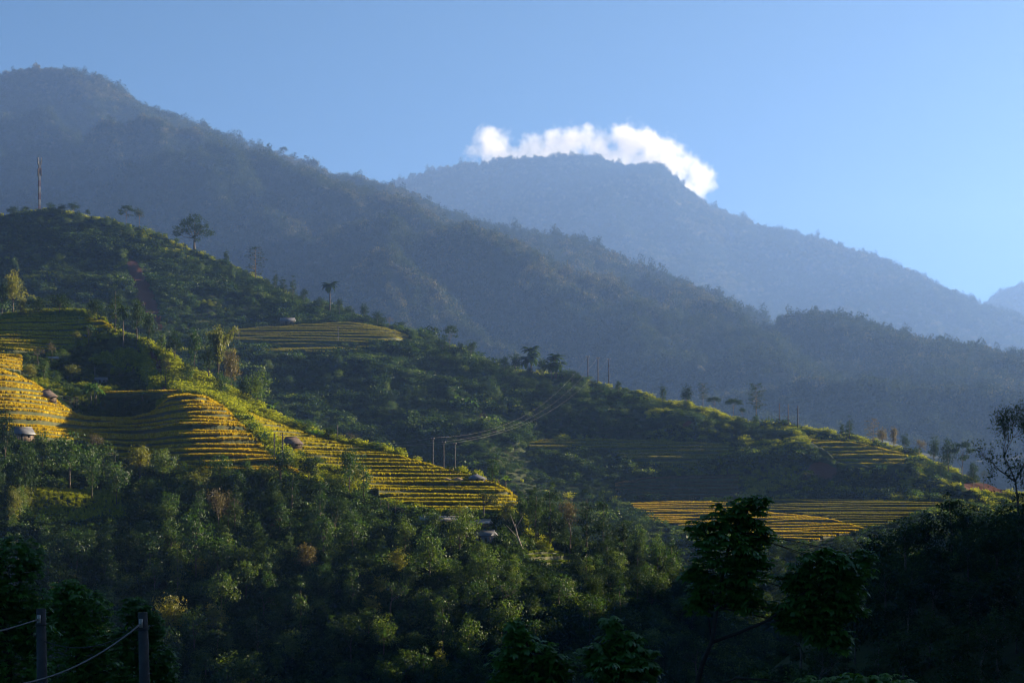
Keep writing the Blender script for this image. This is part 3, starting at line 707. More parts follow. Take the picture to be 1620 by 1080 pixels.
def banana_fn(n, h):
    def fn(rng):
        Vs = []; Qs = []; Ts = []; off = 0; mb = MB()
        for k in range(n):
            bx, by = (rng.uniform(-1.6, 1.6), rng.uniform(-1, 1)) if k else (0, 0)
            hh = h * rng.uniform(.45, .62)
            mb.tube([(bx, by, -.3), (bx, by, hh)], [.16, .10])
            for j in range(8):
                a = rng.uniform(0, 6.28); el = rng.uniform(.5, 1.35); L = h * rng.uniform(.5, .7); prev = np.array([bx, by, hh])
                side = np.array([-math.sin(a), math.cos(a), 0]); rowv = []
                for s in range(7):
                    e = el - s * .27; wv = 0.34 * (0.1, .7, 1, 1.05, .95, .7, .1)[s]
                    rowv.append((prev - side * wv + np.array([0, 0, wv * .3]), prev, prev + side * wv + np.array([0, 0, wv * .3])))
                    prev = prev + L / 6 * np.array([math.cos(a) * math.cos(e), math.sin(a) * math.cos(e), math.sin(e)])
                V = np.array(rowv).reshape(-1, 3); Q = []
                for s in range(6):
                    for c in (0, 1): Q.append((s * 3 + c, s * 3 + c + 1, s * 3 + c + 4, s * 3 + c + 3))
                Vs.append(V); Qs.append(np.array(Q) + off); Ts.append(np.full(len(V), rng.random())); off += len(V)
        return np.concatenate(Vs), np.concatenate(Qs), np.concatenate(Ts), mb.mesh('stem', [M['bark']], True)
    return fn
proto('banana1', banana_fn(1, 4), None); proto('banana3', banana_fn(4, 4.5), None)
def bamboo_fn(rng):
    Vs = []; Qs = []; Ts = []; off = 0; mb = MB()
    for k in range(11):
        a = rng.uniform(-.5, .9) if k % 3 else rng.uniform(0, 6.28); b = rng.uniform(.35, 1); pts = []
        for t in np.linspace(0, 1, 8):
            r = b * (1.0 * t + 3.4 * t ** 3); pts.append((r * math.cos(a), r * math.sin(a), 9 * (t - .30 * t ** 3) * (0.8 + .2 * b)))
        mb.tube(pts, [.06] * 4 + [.04] * 4, 4)
        lobes = [(p[0], p[1], p[2] - .2, .55, .55, .5) for p in pts[3:]]
        V, Q, T = crown_arrays(rng, lobes, 34, 8, 0.30, shell=.9, up=0)
        Vs.append(V); Qs.append(Q + off); Ts.append(T); off += len(V)
    return np.concatenate(Vs), np.concatenate(Qs), np.concatenate(Ts), mb.mesh('stem', [M['bark']], True)
proto('bamboo', bamboo_fn, None)
def branchy(h, w, n_leaf, leaf, levels=4, seed=0, r0=None, trunk_h=0.3, droop=0.0):
    """a really branching tree with leaves at the twigs only"""
    def fn(rng):
        mb = MB(); tips = []
        def grow(p, d, L, r, lv):
            q = p + d * L * .5 + rng.normal(size=3) * L * .05; e = q + (d + rng.normal(size=3) * .16) * L * .5
            mb.tube([p, q, e], [r, r * .85, r * .65], 5 if lv > 1 else 3)
            if lv == 0: tips.append((e, d)); return
            if lv <= 2: tips.append((q, d))
            for _ in range(3 if lv > 1 else 3):
                nd = d * .75 + rng.normal(size=3) * .62 + np.array([0, 0, .22 - droop]); nd[:2] *= w / h * 1.3; nd /= np.linalg.norm(nd)
                grow(e, nd, L * rng.uniform(.6, .82), r * .6, lv - 1)
        R0 = r0 or .022 * h
        mb.tube([(0, 0, -.5), (0, 0, h * trunk_h)], [R0 * 1.3, R0])
        grow(np.array([0, 0, h * trunk_h]), np.array([0., 0, 1]), h * .26, R0, levels)
        T_ = np.array([t[0] for t in tips]); k = rng.integers(0, len(T_), n_leaf)
        C_ = T_[k] + rng.normal(size=(n_leaf, 3)) * leaf * 1.8
        s = leaf * rng.uniform(.6, 1.3, n_leaf)
        V, Q, T = quads(C_, rng.normal(size=(n_leaf, 3)) + np.array([0, 0, .5]), s * 1.4, s * .6, rng, rng.random(n_leaf))
        return V, Q, T, mb.mesh('trunk', [M['bark']], True)
    return fn
proto('open0', branchy(9, 7, 900, .28), None); proto('open1', branchy(8, 7, 700, .3), None)
proto('sparse', branchy(9, 7, 420, .26), None)

def bush_fn(w, h, nc, leaf):
    def fn(rng):
        lobes = [(rng.uniform(-.3, .3) * w, rng.uniform(-.3, .3) * w, h * rng.uniform(.25, .6), w * .28, w * .28, h * .35) for _ in range(5)]
        V, Q, T = crown_arrays(rng, lobes, nc, 7, leaf); return V, Q, T, None
    return fn
for i in range(3): proto('bush%d' % i, bush_fn(3, 2.0, 46, .30), None)

HGT = {}
def tree(hill, px, py, top, width, key, mat, label, name='tree', cat='tree', group=None, rz=None, pos=None, trunkname='trunk', crownname='crown', lx=0):
    p = pos if pos is not None else hill.at(px, py)
    me, tr, h, w = get(key, mat)
    H = max(1.0, (p[2] - (HZ - top) / F * p[1]) * -1)
    W = width / F * p[1]
    root = bpy.data.objects.new(name, None); COL.objects.link(root); root.location = p
    root.empty_display_size = 0.5
    root.rotation_euler = (0, 0, (rz if rz is not None else (px * 1.7 + py) % 6.28))
    root.scale = (W / w, W / w, H / h)
    tag(root, label, cat, group)
    c = bpy.data.objects.new(crownname, me); COL.objects.link(c); c.parent = root
    if tr: t = bpy.data.objects.new(trunkname, tr); COL.objects.link(t); t.parent = root
    return root

# ---- instanced masses of plants (uncountable)
def coll_of(name, items):
    c = bpy.data.collections.new(name)
    for k, (key, mat) in enumerate(items):
        me = get(key, mat)[0] if isinstance(key, str) else key
        o = bpy.data.objects.new('%s_%02d' % (name, k), me); c.objects.link(o)
    return c
def gn_tree(coll):
    ng = bpy.data.node_groups.new('scatter_' + coll.name, 'GeometryNodeTree')
    ng.interface.new_socket('Geometry', in_out='INPUT', socket_type='NodeSocketGeometry')
    ng.interface.new_socket('Geometry', in_out='OUTPUT', socket_type='NodeSocketGeometry')
    N = ng.nodes; gi = N.new('NodeGroupInput'); go = N.new('NodeGroupOutput')
    ip = N.new('GeometryNodeInstanceOnPoints'); ci = N.new('GeometryNodeCollectionInfo')
    ci.inputs['Collection'].default_value = coll; ci.inputs['Separate Children'].default_value = True; ci.inputs['Reset Children'].default_value = True
    def na(n, t):
        a = N.new('GeometryNodeInputNamedAttribute'); a.data_type = t; a.inputs['Name'].default_value = n; return a.outputs['Attribute']
    ng.links.new(gi.outputs[0], ip.inputs['Points']); ng.links.new(ci.outputs[0], ip.inputs['Instance'])
    ip.inputs['Pick Instance'].default_value = True
    ng.links.new(na('idx', 'INT'), ip.inputs['Instance Index'])
    e2r = N.new('FunctionNodeEulerToRotation'); ng.links.new(na('rot', 'FLOAT_VECTOR'), e2r.inputs[0]); ng.links.new(e2r.outputs[0], ip.inputs['Rotation'])
    ng.links.new(na('scl', 'FLOAT_VECTOR'), ip.inputs['Scale']); ng.links.new(ip.outputs[0], go.inputs[0])
    return ng
GN = {}
def scatter(name, pts, scl, coll, label, cat, rng, tilt=0.1, idx=None):
    n = len(pts)
    me = bpy.data.meshes.new(name); me.vertices.add(n); me.vertices.foreach_set('co', np.asarray(pts, np.float32).ravel())
    def at(nm, ty, data, key):
        a = me.attributes.new(nm, ty, 'POINT'); a.data.foreach_set(key, data)
    at('idx', 'INT', (rng.integers(0, len(coll.objects), n) if idx is None else idx).astype(np.int32), 'value')
    rot = np.stack([rng.normal(size=n) * tilt, rng.normal(size=n) * tilt, rng.random(n) * 6.283], -1).astype(np.float32)
    at('rot', 'FLOAT_VECTOR', rot.ravel(), 'vector')
    scl = np.asarray(scl, np.float32)
    if scl.ndim == 1: scl = np.stack([scl, scl, scl], -1)
    at('scl', 'FLOAT_VECTOR', np.ascontiguousarray(scl).ravel(), 'vector')
    me.update()
    o = link(name, me); tag(o, label, cat, None, 'stuff')
    if coll.name not in GN: GN[coll.name] = gn_tree(coll)
    md = o.modifiers.new('scatter', 'NODES'); md.node_group = GN[coll.name]
    return o

# far crowns: lumpy core plus leaf clumps
def far_crown(seed, h, w, mat='leaf_far'):
    rng = np.random.default_rng(seed)
    V, Q, T = crown_arrays(rng, [(0, 0, h * .55, w * .4, w * .4, h * .38), (w * .2, w * .1, h * .5, w * .28, w * .28, h * .25), (-w * .2, 0, h * .65, w * .25, w * .25, h * .3)], 34, 5, w * .17, shell=.35)
    return mesh_np('far_crown', V, [Q], [M[mat]], False, T)
far = coll_of('far_crowns', [(far_crown(i, [11, 9, 14, 8][i], [9, 10, 7, 11][i]), None) for i in range(4)] + [(far_crown(7 + i, [9, 11][i], [9, 10][i], 'leaf_far_pale'), None) for i in range(2)])

def hill_points(h, n, rng, vmin=0, vmax=None, accept=None):
    """random points on a hill's front, even over its real surface"""
    vmax = vmax if vmax is not None else h.v[-1]
    X, Y, Z = h.X, h.Y, h.Z - h.lower
    a = np.stack([X[1:, :-1] - X[:-1, :-1], Y[1:, :-1] - Y[:-1, :-1], Z[1:, :-1] - Z[:-1, :-1]], -1)
    b = np.stack([X[:-1, 1:] - X[:-1, :-1], Y[:-1, 1:] - Y[:-1, :-1], Z[:-1, 1:] - Z[:-1, :-1]], -1)
    ar = np.linalg.norm(np.cross(a, b), axis=-1)
    m = (h.V[:-1, :-1] >= vmin) & (h.V[:-1, :-1] <= vmax)
    # keep to what the frame can see, with a wide margin
    m &= (h.U[:-1, :-1] > -260) & (h.U[:-1, :-1] < 1900)
    w = (ar * m).ravel(); w /= w.sum()
    k = rng.choice(w.size, n, p=w); i, j = np.unravel_index(k, ar.shape)
    s, t = rng.random(n), rng.random(n)
    def L(Q_): return (Q_[i, j] * (1 - s) + Q_[i + 1, j] * s) * (1 - t) + (Q_[i, j + 1] * (1 - s) + Q_[i + 1, j + 1] * s) * t
    pts = np.stack([L(X), L(Y), L(h.Z)], -1); px = L(h.U); py = HZ - pts[:, 2] / pts[:, 1] * F; v = L(h.V); so = L(h.soil)
    ok = so < 0.4
    if accept is not None: ok &= accept(px, py, v, pts)
    return pts[ok], px[ok], py[ok], v[ok]

rng = np.random.default_rng(11)
for h_, n_, vm, lab, sc0 in ((A, 46000, 2.6, 'hazy blue forest covering the far peak under the white cloud', 1.7), (A2, 7000, 2, 'faint forest on the low far summit at the right edge', 1.7),
                        (B, 60000, 3.0, 'brown green forest covering the big left mountain', 1.35), (B2, 22000, 2.6, 'forest on the lower hazy ridge behind the three ridge poles', 1.2)):
    pts, px, py, v = hill_points(h_, n_, rng, 0, vm)
    s = rng.uniform(.55, 1.35, len(pts)) * sc0 * (1 + 0.35 * (vnoise(pts[:, 0] / 60, pts[:, 1] / 60, 4)))
    pale = (fbm(pts[:, 0] / 260, pts[:, 1] / 300 + pts[:, 2] / 200, 3, 77) + .25 * rng.normal(size=len(pts))) > .28
    ix = np.where(pale, 4 + rng.integers(0, 2, len(pts)), rng.integers(0, 4, len(pts)))
    scatter('forest', pts - [0, 0, 1.5], np.stack([s, s, s * rng.uniform(.75, 1.35, len(s))], -1), far, lab, 'forest', rng, idx=ix)

for h_, n_, sz, lab in ((A, 420, 1.9, 'row of treetops on the skyline of the far peak'), (B, 480, 1.6, 'row of treetops on the skyline of the big left mountain'), (B2, 260, 1.25, 'row of treetops on the skyline of the lower hazy ridge')):
    pp = rng.uniform(h_.px[0], h_.px[-1], n_); q_ = np.array([h_.at(a, h_.crest(a) + rng.uniform(.2, 5)) for a in pp])
    s = sz * rng.uniform(.45, 1.25, n_) * (1 + .3 * vnoise(pp / 14, pp * 0, 3)); scatter('forest', q_ - [0, 0, 1], np.stack([s, s, s * rng.uniform(.9, 1.6, n_)], -1), far, lab, 'forest', rng, idx=rng.integers(0, 4, n_))

# bushes and grass
def tuft(seed, mat, h=1.0, n=40, w=.09, spread=.5):
    rg = np.random.default_rng(seed); V = []; Q = []; T = []
    for i in range(n):
        a = rg.uniform(0, 6.28); r = spread * rg.random(); b = np.array([r * math.cos(a), r * math.sin(a), 0.])
        a2 = rg.uniform(0, 6.28); hh = h * rg.uniform(.6, 1.15); le = rg.uniform(.15, .55)
        sd = np.array([-math.sin(a2), math.cos(a2), 0]) * w
        m_ = b + np.array([math.cos(a2) * le * .35 * hh, math.sin(a2) * le * .35 * hh, hh * .6]); t = b + np.array([math.cos(a2) * le * hh, math.sin(a2) * le * hh, hh * .95])
        k = len(V); V += [b - sd, b + sd, m_ + sd * .9, m_ - sd * .9, t]; Q.append((k, k + 1, k + 2, k + 3)); T.append((k + 3, k + 2, k + 4))
    tn = np.repeat(rg.random(n), 5)
    return mesh_np('tuft', V, [Q, T], [M[mat]], False, tn)
bushes = coll_of('bushes', [('bush0', 'bush'), ('bush1', 'bush'), ('bush2', 'leaf_dark'), ('bush0', 'leaf')])
grassc = coll_of('grass_tufts', [(tuft(i, 'grass'), None) for i in range(3)] + [('bush1', 'grass')])
cornc = coll_of('maize_plants', [(tuft(10 + i, 'rice_green', 1.5, 26, .07, .4), None) for i in range(3)])

for k_, (o, sp, rice, rh) in enumerate(STALKS):
    if rice not in GN: GN[rice] = None; globals().setdefault('RC', {})[rice] = coll_of('stalks_' + rice, [(tuft(30 + i, rice, 1.0, 22, .075, .28), None) for i in range(4)])
    sc_ = rng.uniform(.85, 1.2, len(sp)) * rh
    st = scatter('stalks', sp, np.stack([rng.uniform(.8, 1.2, len(sp)) * .75, rng.uniform(.8, 1.2, len(sp)) * .75, sc_], -1), RC[rice], None, None, rng, tilt=.06)
    st.parent = o
def acceptC(px, py, v, p):
    return ~in_terrace(px, py, 1.5)
pts, px, py, v = hill_points(C, 64000, rng, 0, 6, acceptC)
s = rng.uniform(.5, 1.15, len(pts)) * (1 + .6 * np.clip(vnoise(pts[:, 0] / 22, pts[:, 1] / 22, 31), -.4, 1))
low = (px > 780) & (py < 860)
s = np.where(rng.random(len(s)) < .07, s * 2.1, s); s = np.where(low, s * .75, s)
scatter('undergrowth', pts - [0, 0, .2], np.stack([s * 1.2, s * 1.2, s], -1), bushes, 'dark bushes and scrub covering the shaded middle ridge', 'undergrowth', rng)
pts, px, py, v = hill_points(C, 16000, rng, 0, 3.0, lambda px, py, v, p: ~in_terrace(px, py, .5) & ((v < .12) | ((px > 1050) & (vnoise(p[:, 0] / 18, p[:, 1] / 12, 3) > -.1)) | (vnoise(p[:, 0] / 30, p[:, 1] / 20, 13) > .62)))
s = rng.uniform(.9, 1.8, len(pts))
scatter('grass', pts - [0, 0, .1], s, grassc, 'yellow green grass along the crest and right shoulder of the middle ridge', 'grass', rng)

pts, px, py, v = hill_points(C, 120000, rng, 0, 3.3, lambda px, py, v, p: ~in_terrace(px, py, .5) & (px > 1020) & (px < 1750))
ed = (v < .25) | (vnoise(pts[:, 0] / 16, pts[:, 1] / 9, 43) > .18)
s = rng.uniform(.35, .85, len(pts))
scatter('grass', pts[ed] - [0, 0, .1], s[ed] * 1.5, grassc, 'green grass on the shoulder around the red earth scar and the shoulder poles', 'grass', rng)
k_ = ~ed & (rng.random(len(pts)) < .7)
scatter('undergrowth', pts[k_] - [0, 0, .15], s[k_] * 1.1, bushes, 'low dark shrubs on the shoulder around the red earth scar', 'undergrowth', rng)

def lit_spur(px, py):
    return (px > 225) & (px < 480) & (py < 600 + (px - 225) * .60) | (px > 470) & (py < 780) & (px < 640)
pts, px, py, v = hill_points(D, 26000, rng, 0, 4.2, lambda px, py, v, p: ~in_terrace(px, py, .8) & (px < 900))
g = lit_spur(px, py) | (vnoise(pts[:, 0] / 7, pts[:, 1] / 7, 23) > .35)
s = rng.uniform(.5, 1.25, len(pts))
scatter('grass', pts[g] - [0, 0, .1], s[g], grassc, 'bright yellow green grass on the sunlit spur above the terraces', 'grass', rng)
b_ = ~g & (rng.random(len(pts)) < .38)
scatter('undergrowth', pts[b_] - [0, 0, .15], s[b_] * .62, bushes, 'bushes on banks around the near terraces', 'undergrowth', rng)
pts, px, py, v = hill_points(D, 15000, rng, 4.05, 6.2, lambda px, py, v, p: ~in_terrace(px, py, 3) & (px < 1500) & ~((px > 40) & (px < 205) & (py > 775) & (py < 830)))
s = rng.uniform(.5, 1.3, len(pts))
scatter('undergrowth', pts - [0, 0, .2], np.stack([s, s, s * 1.2], -1), bushes, 'dense dark undergrowth between the trees of the wooded slope', 'undergrowth', rng)
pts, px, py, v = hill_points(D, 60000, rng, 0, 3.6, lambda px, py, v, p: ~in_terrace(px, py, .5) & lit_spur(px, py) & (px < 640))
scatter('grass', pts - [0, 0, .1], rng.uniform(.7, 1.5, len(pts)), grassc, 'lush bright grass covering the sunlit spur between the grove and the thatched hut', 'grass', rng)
pts, px, py, v = hill_points(D, 90000, rng, 0, 6.2, lambda px, py, v, p: ~in_terrace(px, py, .8) & (px > 880) & (px < 1500))
s = rng.uniform(.5, 1.25, len(pts))
scatter('undergrowth', pts - [0, 0, .15], np.stack([s, s, s * 1.1], -1), bushes, 'dark scrub on the mound and falling slope behind the saplings', 'undergrowth', rng)
# meadows in the shade
pts, px, py, v = hill_points(D, 60000, rng, 4.0, 6.4, lambda px, py, v, p: ((px > 30) & (px < 215) & (py > 770) & (py < 835)))
scatter('grass', pts - [0, 0, .05], rng.uniform(.4, .8, len(pts)), grassc, 'shaded grassy clearing on the wooded slope below the knoll', 'grass', rng, idx=rng.integers(0, 3, len(pts)))
pts, px, py, v = hill_points(C, 60000, rng, 4.0, 6.0, lambda px, py, v, p: ((px - 1030) / 95) ** 2 + ((py - 985) / 40) ** 2 < 1)
scatter('grass', pts - [0, 0, .05], rng.uniform(.7, 1.3, len(pts)), grassc, 'dark grassy slope in the valley behind the foreground saplings', 'grass', rng, idx=rng.integers(0, 3, len(pts)))
pts, px, py, v = hill_points(D, 60000, rng, 0, .7, lambda px, py, v, p: (px < 152) & (py < 512))
scatter('maize', pts[:2500] - [0, 0, .05], rng.uniform(.8, 1.15, len(pts[:2500])), cornc, 'pale green maize crowning the upper left terraces', 'maize', rng)

# hillside under and right of the camera
nx = rng.uniform(-60, 200, 9000); ny = rng.uniform(60, 420, 9000)
k = (nx < .36 * ny + 25) & (nx > -.3 * ny - 10) & (ny > 120)
nx, ny = nx[k], ny[k]
s = rng.uniform(.5, 1.3, len(nx))
scatter('undergrowth', np.stack([nx, ny, near_z(nx, ny) - .2], -1), s, bushes, 'black green undergrowth of the shaded wood at the right', 'undergrowth', rng)

# ------------------------------------------------------------------ individual trees
def zone(px, py):
    if px < 210: return 'under the left golden slope' if py < 860 else 'behind the foreground poles'
    if px < 480: return 'directly below the terraced knoll' if py < 860 else 'far below the terraced knoll'
    if px < 700: return 'below the twin poles' if py < 880 else 'far below the twin poles'
    if px < 880: return 'around the timber sheds' if py < 900 else 'in the gully below the sheds'
    return 'on the dark mound' if py < 930 else 'in the valley behind the saplings'
rt = random.Random(5)
kinds = [('round0', 'broad'), ('round1', 'low spreading'), ('round2', 'rounded'), ('round3', 'small domed'), ('round4', 'tall many-lobed'), ('round5', 'squat round'), ('round6', 'narrow bushy'), ('column0', 'slender pointed'), ('column2', 'tall columnar'), ('open0', 'loose airy')]
mats = [('leaf', 'mid green'), ('leaf', 'mid green'), ('leaf_dark', 'dark green'), ('leaf', 'mid green'), ('leaf_yellow', 'yellowish green'), ('leaf_brown', 'brownish')]
QUEUE = []
cnt = 0; y = 775.0
while y < 1135:
    x = -25 + rt.uniform(0, 30)
    step = 36 + (y - 775) * .042
    while x < 1160:
        px_, py_ = x + rt.uniform(-11, 11), y + rt.uniform(-9, 9)
        x += step * rt.uniform(.75, 1.25)
        cr = D.crest(px_)
        if py_ < cr + 4: continue
        if in_terrace(np.array(px_), np.array(py_), 4): continue
        t_off = 0
        if 45 < px_ < 215 and 772 < py_ < 868: continue
        if 600 < px_ < 800 and py_ < 850: continue
        if 800 < px_ < 960 and 850 < py_ < 935: continue
        if 815 < px_ < 860 and py_ < 860: continue
        p = D.at(px_, py_)
        kk = rt.choice(kinds if not (px_ > 830 and py_ < 940) else [kinds[7], kinds[8], kinds[6], kinds[4]])
        mm = rt.choices(mats, [3, 3, 3, 3, .8, .35])[0] if px_ < 850 else rt.choice([mats[0], mats[2], mats[2]])
        big_ = rt.random() ** 1.5; Hm = (5.0 + 6.0 * big_) * (1.1 if 'column' in kk[0] else 1)
        Wm = (4.2 + 5.2 * (0.7 * big_ + 0.3 * rt.random())) * (.55 if 'column' in kk[0] else 1) * (.8 if kk[0] == 'round6' else 1)
        hp, wp = Hm * F / p.y, Wm * F / p.y
        if y > 1040: Hm *= .9
        zt = zone(px_, py_)
        QUEUE.append((D, px_, py_, py_ - hp, wp, kk[0], mm[0], '%s %s tree, %s' % (kk[1], mm[1], zt), '%s %s trees, %s' % (kk[1], mm[1], zt), None))
        cnt += 1
    y += 27 + (y - 775) * .028
print('forest trees', cnt)

# named trees of the near spur: px, base, top, width, kind, material, label
L_ = [
 (20, 500, 424, 44, 'round2', 'leaf_yellow', 'tall yellowish tree at the left edge above the maize field'),
 (3, 505, 442, 34, 'round6', 'leaf', 'half hidden green tree at the very left edge beside the maize'),
 (32, 505, 462, 26, 'column1', 'leaf_yellow', 'short yellow green tree left of the maize field'),
 (95, 500, 462, 50, 'round1', 'leaf_dark', 'wide dark tree just behind the maize field'),
 (60, 500, 468, 40, 'round5', 'leaf_dark', 'low dark tree behind the left end of the maize field'),
 (150, 512, 470, 40, 'round3', 'leaf_dark', 'dark round tree at the right end of the maize field'),
 (183, 528, 448, 32, 'column0', 'leaf_dark', 'tall dark tree with sunlit tip right of the maize field'),
 (217, 545, 466, 38, 'round4', 'leaf_dark', 'full dark tree with ragged crown at the top of the sunlit spur'),
 (236, 555, 490, 26, 'round6', 'leaf_dark', 'narrow dark tree leaning over the sunlit spur top'),
 (195, 548, 484, 24, 'palm0', 'leaf_dark', 'dark palm with thin trunk between the two tall spur trees'),
 (140, 548, 512, 30, 'umbrella0', 'leaf', 'small flat-topped tree standing on the upper rice terraces'),
 (122, 548, 522, 18, 'round3', 'leaf_yellow', 'little yellow green shrub tree beside the flat-topped tree'),
 (100, 585, 550, 30, 'round5', 'leaf', 'round green tree above the shaded hollow'),
 (82, 578, 536, 20, 'sparse', 'leaf_brown', 'thin reddish brown tree above the hollow at left'),
 (60, 582, 545, 26, 'sparse', 'leaf_brown', 'bare brownish tree beside the upper terraces'),
 (48, 605, 574, 26, 'round3', 'leaf_yellow', 'sunlit yellow round bush tree above the golden left slope'),
 (70, 605, 566, 24, 'round6', 'leaf', 'green tree above the grey thatched house'),
 (88, 608, 584, 22, 'round0', 'leaf', 'short green tree above the timber fence frame'),
 (115, 603, 574, 32, 'round1', 'leaf_yellow', 'spreading yellow green tree above the banana clump'),
 (140, 603, 582, 22, 'round5', 'leaf', 'low round tree beside the small pole above the hollow'),
 (188, 598, 578, 26, 'round3', 'leaf_yellow', 'lit yellow bush tree on the rim of the dark mound'),
 (255, 560, 520, 20, 'column1', 'leaf', 'pointed green tree on the upper spur beside the red earth'),
 (277, 575, 520, 36, 'round2', 'leaf_dark', 'dark round tree on the spur above the brown scrub'),
 (262, 612, 560, 30, 'sparse', 'leaf_brown', 'reddish thin scrub tree on the red earth of the spur'),
 (308, 590, 516, 30, 'round6', 'leaf', 'upright green tree in the middle of the spur grove'),
 (345, 590, 512, 54, 'bamboo', 'leaf_yellow', 'arching yellow bamboo clump at the edge of the spur grove'),
 (366, 590, 544, 36, 'round1', 'leaf_brown', 'brownish drooping tree under the arching bamboo'),
 (330, 605, 538, 46, 'round4', 'leaf_dark', 'large dark tree in the spur grove below the bamboo'),
 (298, 612, 566, 30, 'round0', 'leaf', 'green tree among the bright grass of the spur'),
 (350, 632, 586, 34, 'round5', 'leaf', 'squat tree in the bright spur grass above the knoll'),
 (408, 645, 583, 62, 'round0', 'leaf', 'big round olive tree standing alone behind the spur crest'),
 (385, 640, 598, 28, 'round3', 'leaf_dark', 'small dark tree left of the big round spur tree'),
 (385, 672, 652, 34, 'bush0', 'leaf', 'dark bush beside the top of the knoll'),
 (400, 690, 664, 28, 'bush1', 'leaf', 'dark green bush on the strip between knoll and spur terraces'),
 (418, 706, 680, 30, 'bush2', 'leaf', 'dense bush above the twin poles'),
 (468, 682, 662, 26, 'round5', 'leaf', 'lit round shrub tree on the spur crest above the thatched hut'),
 (487, 690, 662, 34, 'round0', 'leaf', 'round sunlit tree on the spur crest right of the thatched hut'),
 (520, 702, 674, 30, 'round6', 'leaf_dark', 'small dark tree behind the crest near the pale low roof'),
 (553, 708, 682, 36, 'sparse', 'leaf_brown', 'thin brown leafless-looking tree behind the pale low roof'),
 (595, 718, 696, 34, 'round1', 'leaf', 'low wide bush tree behind the crest left of the three thin poles'),
 (780, 768, 717, 26, 'column2', 'leaf', 'egg-shaped tree standing right of the small grey house'),
 (500, 752, 722, 44, 'umbrella0', 'leaf', 'lit flat-crowned tree at the foot of the thatched hut'),
 (470, 728, 708, 28, 'bush0', 'leaf', 'bright bush under the thatched hut'),
 (548, 760, 738, 36, 'bush1', 'leaf', 'bush at the lower edge of the spur terraces'),
 (565, 772, 735, 30, 'round3', 'leaf_yellow', 'yellow lit tree at the lower edge of the spur terraces'),
 (765, 832, 772, 50, 'open0', 'leaf_dark', 'dark loose tree in front of the last golden terraces'),
 (727, 850, 792, 36, 'open1', 'leaf_yellow', 'yellow green feathery tree in front of the timber sheds'),
 (800, 838, 790, 34, 'round3', 'leaf_yellow', 'bright yellow tree at the end of the spur terraces'),
 (825, 850, 775, 32, 'round6', 'leaf', 'green tree between the golden terrace end and the dark mound'),
 (870, 868, 758, 46, 'column2', 'leaf_dark', 'tallest dark tree with layered crown on the mound'),
 (848, 865, 770, 34, 'column0', 'leaf_dark', 'dark pointed tree left of the tallest mound tree'),
 (902, 880, 784, 48, 'open0', 'leaf_brown', 'brownish open-crowned tree on the mound'),
 (928, 885, 770, 36, 'column0', 'leaf_dark', 'dark pointed tree on the mound crest, nearer the middle'),
 (955, 890, 772, 38, 'column2', 'leaf_dark', 'dark domed tree with sunlit crown at the mound crest'),
 (985, 900, 806, 36, 'column1', 'leaf_dark', 'shorter dark tree where the mound starts to drop'),
 (1012, 915, 822, 36, 'round4', 'leaf', 'lit lobed tree on the falling edge of the mound'),
 (1040, 925, 838, 34, 'round2', 'leaf', 'round lit tree on the falling edge of the mound, lower down'),
 (1062, 945, 850, 34, 'column0', 'leaf', 'pointed tree at the low end of the mound beside the big sapling'),
 (320, 775, 718, 36, 'round4', 'leaf_dark', 'dark domed tree standing up against the knoll terraces'),
 (385, 785, 728, 40, 'round0', 'leaf_dark', 'dark wide tree under the right foot of the knoll'),
 (110, 775, 676, 76, 'round4', 'leaf', 'large dark spreading tree below the left golden slope'),
 (146, 790, 700, 50, 'round0', 'leaf', 'large lit tree at the mouth of the hollow, in front of the terraces'),
 (150, 735, 680, 30, 'open1', 'leaf_brown', 'tall thin tree with orange brown top against the hollow terraces'),
 (66, 760, 678, 46, 'round6', 'leaf', 'green tree right of the blue grey roof'),
 (8, 745, 640, 44, 'round2', 'leaf_dark', 'dark tree at the left edge beside the blue grey roof'),
 (40, 790, 700, 60, 'round5', 'leaf_dark', 'dark broad tree below the blue grey roof'),
 (185, 800, 724, 56, 'round1', 'leaf', 'wide tree with lit right side in front of the lowest terraces'),
 (232, 800, 752, 50, 'round3', 'leaf', 'round lit tree right at the lowest terraces'),
 (22, 840, 766, 34, 'round6', 'leaf_yellow', 'yellow lit tree at the left edge beside the shaded clearing'),
 (345, 860, 768, 50, 'open0', 'leaf_brown', 'reddish brown open tree in the middle of the forest below the knoll'),
 (310, 925, 795, 66, 'round4', 'leaf', 'very large rounded tree in the forest right of the shaded clearing'),
]
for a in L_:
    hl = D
    tree(hl, a[0], max(a[1], D.crest(a[0]) + 1), a[2], a[3], a[4], a[5], a[6], name='bush' if a[4].startswith('bush') else ('bamboo' if a[4] == 'bamboo' else 'tree'), cat='bush' if a[4].startswith('bush') else ('bamboo' if a[4] == 'bamboo' else 'tree'))

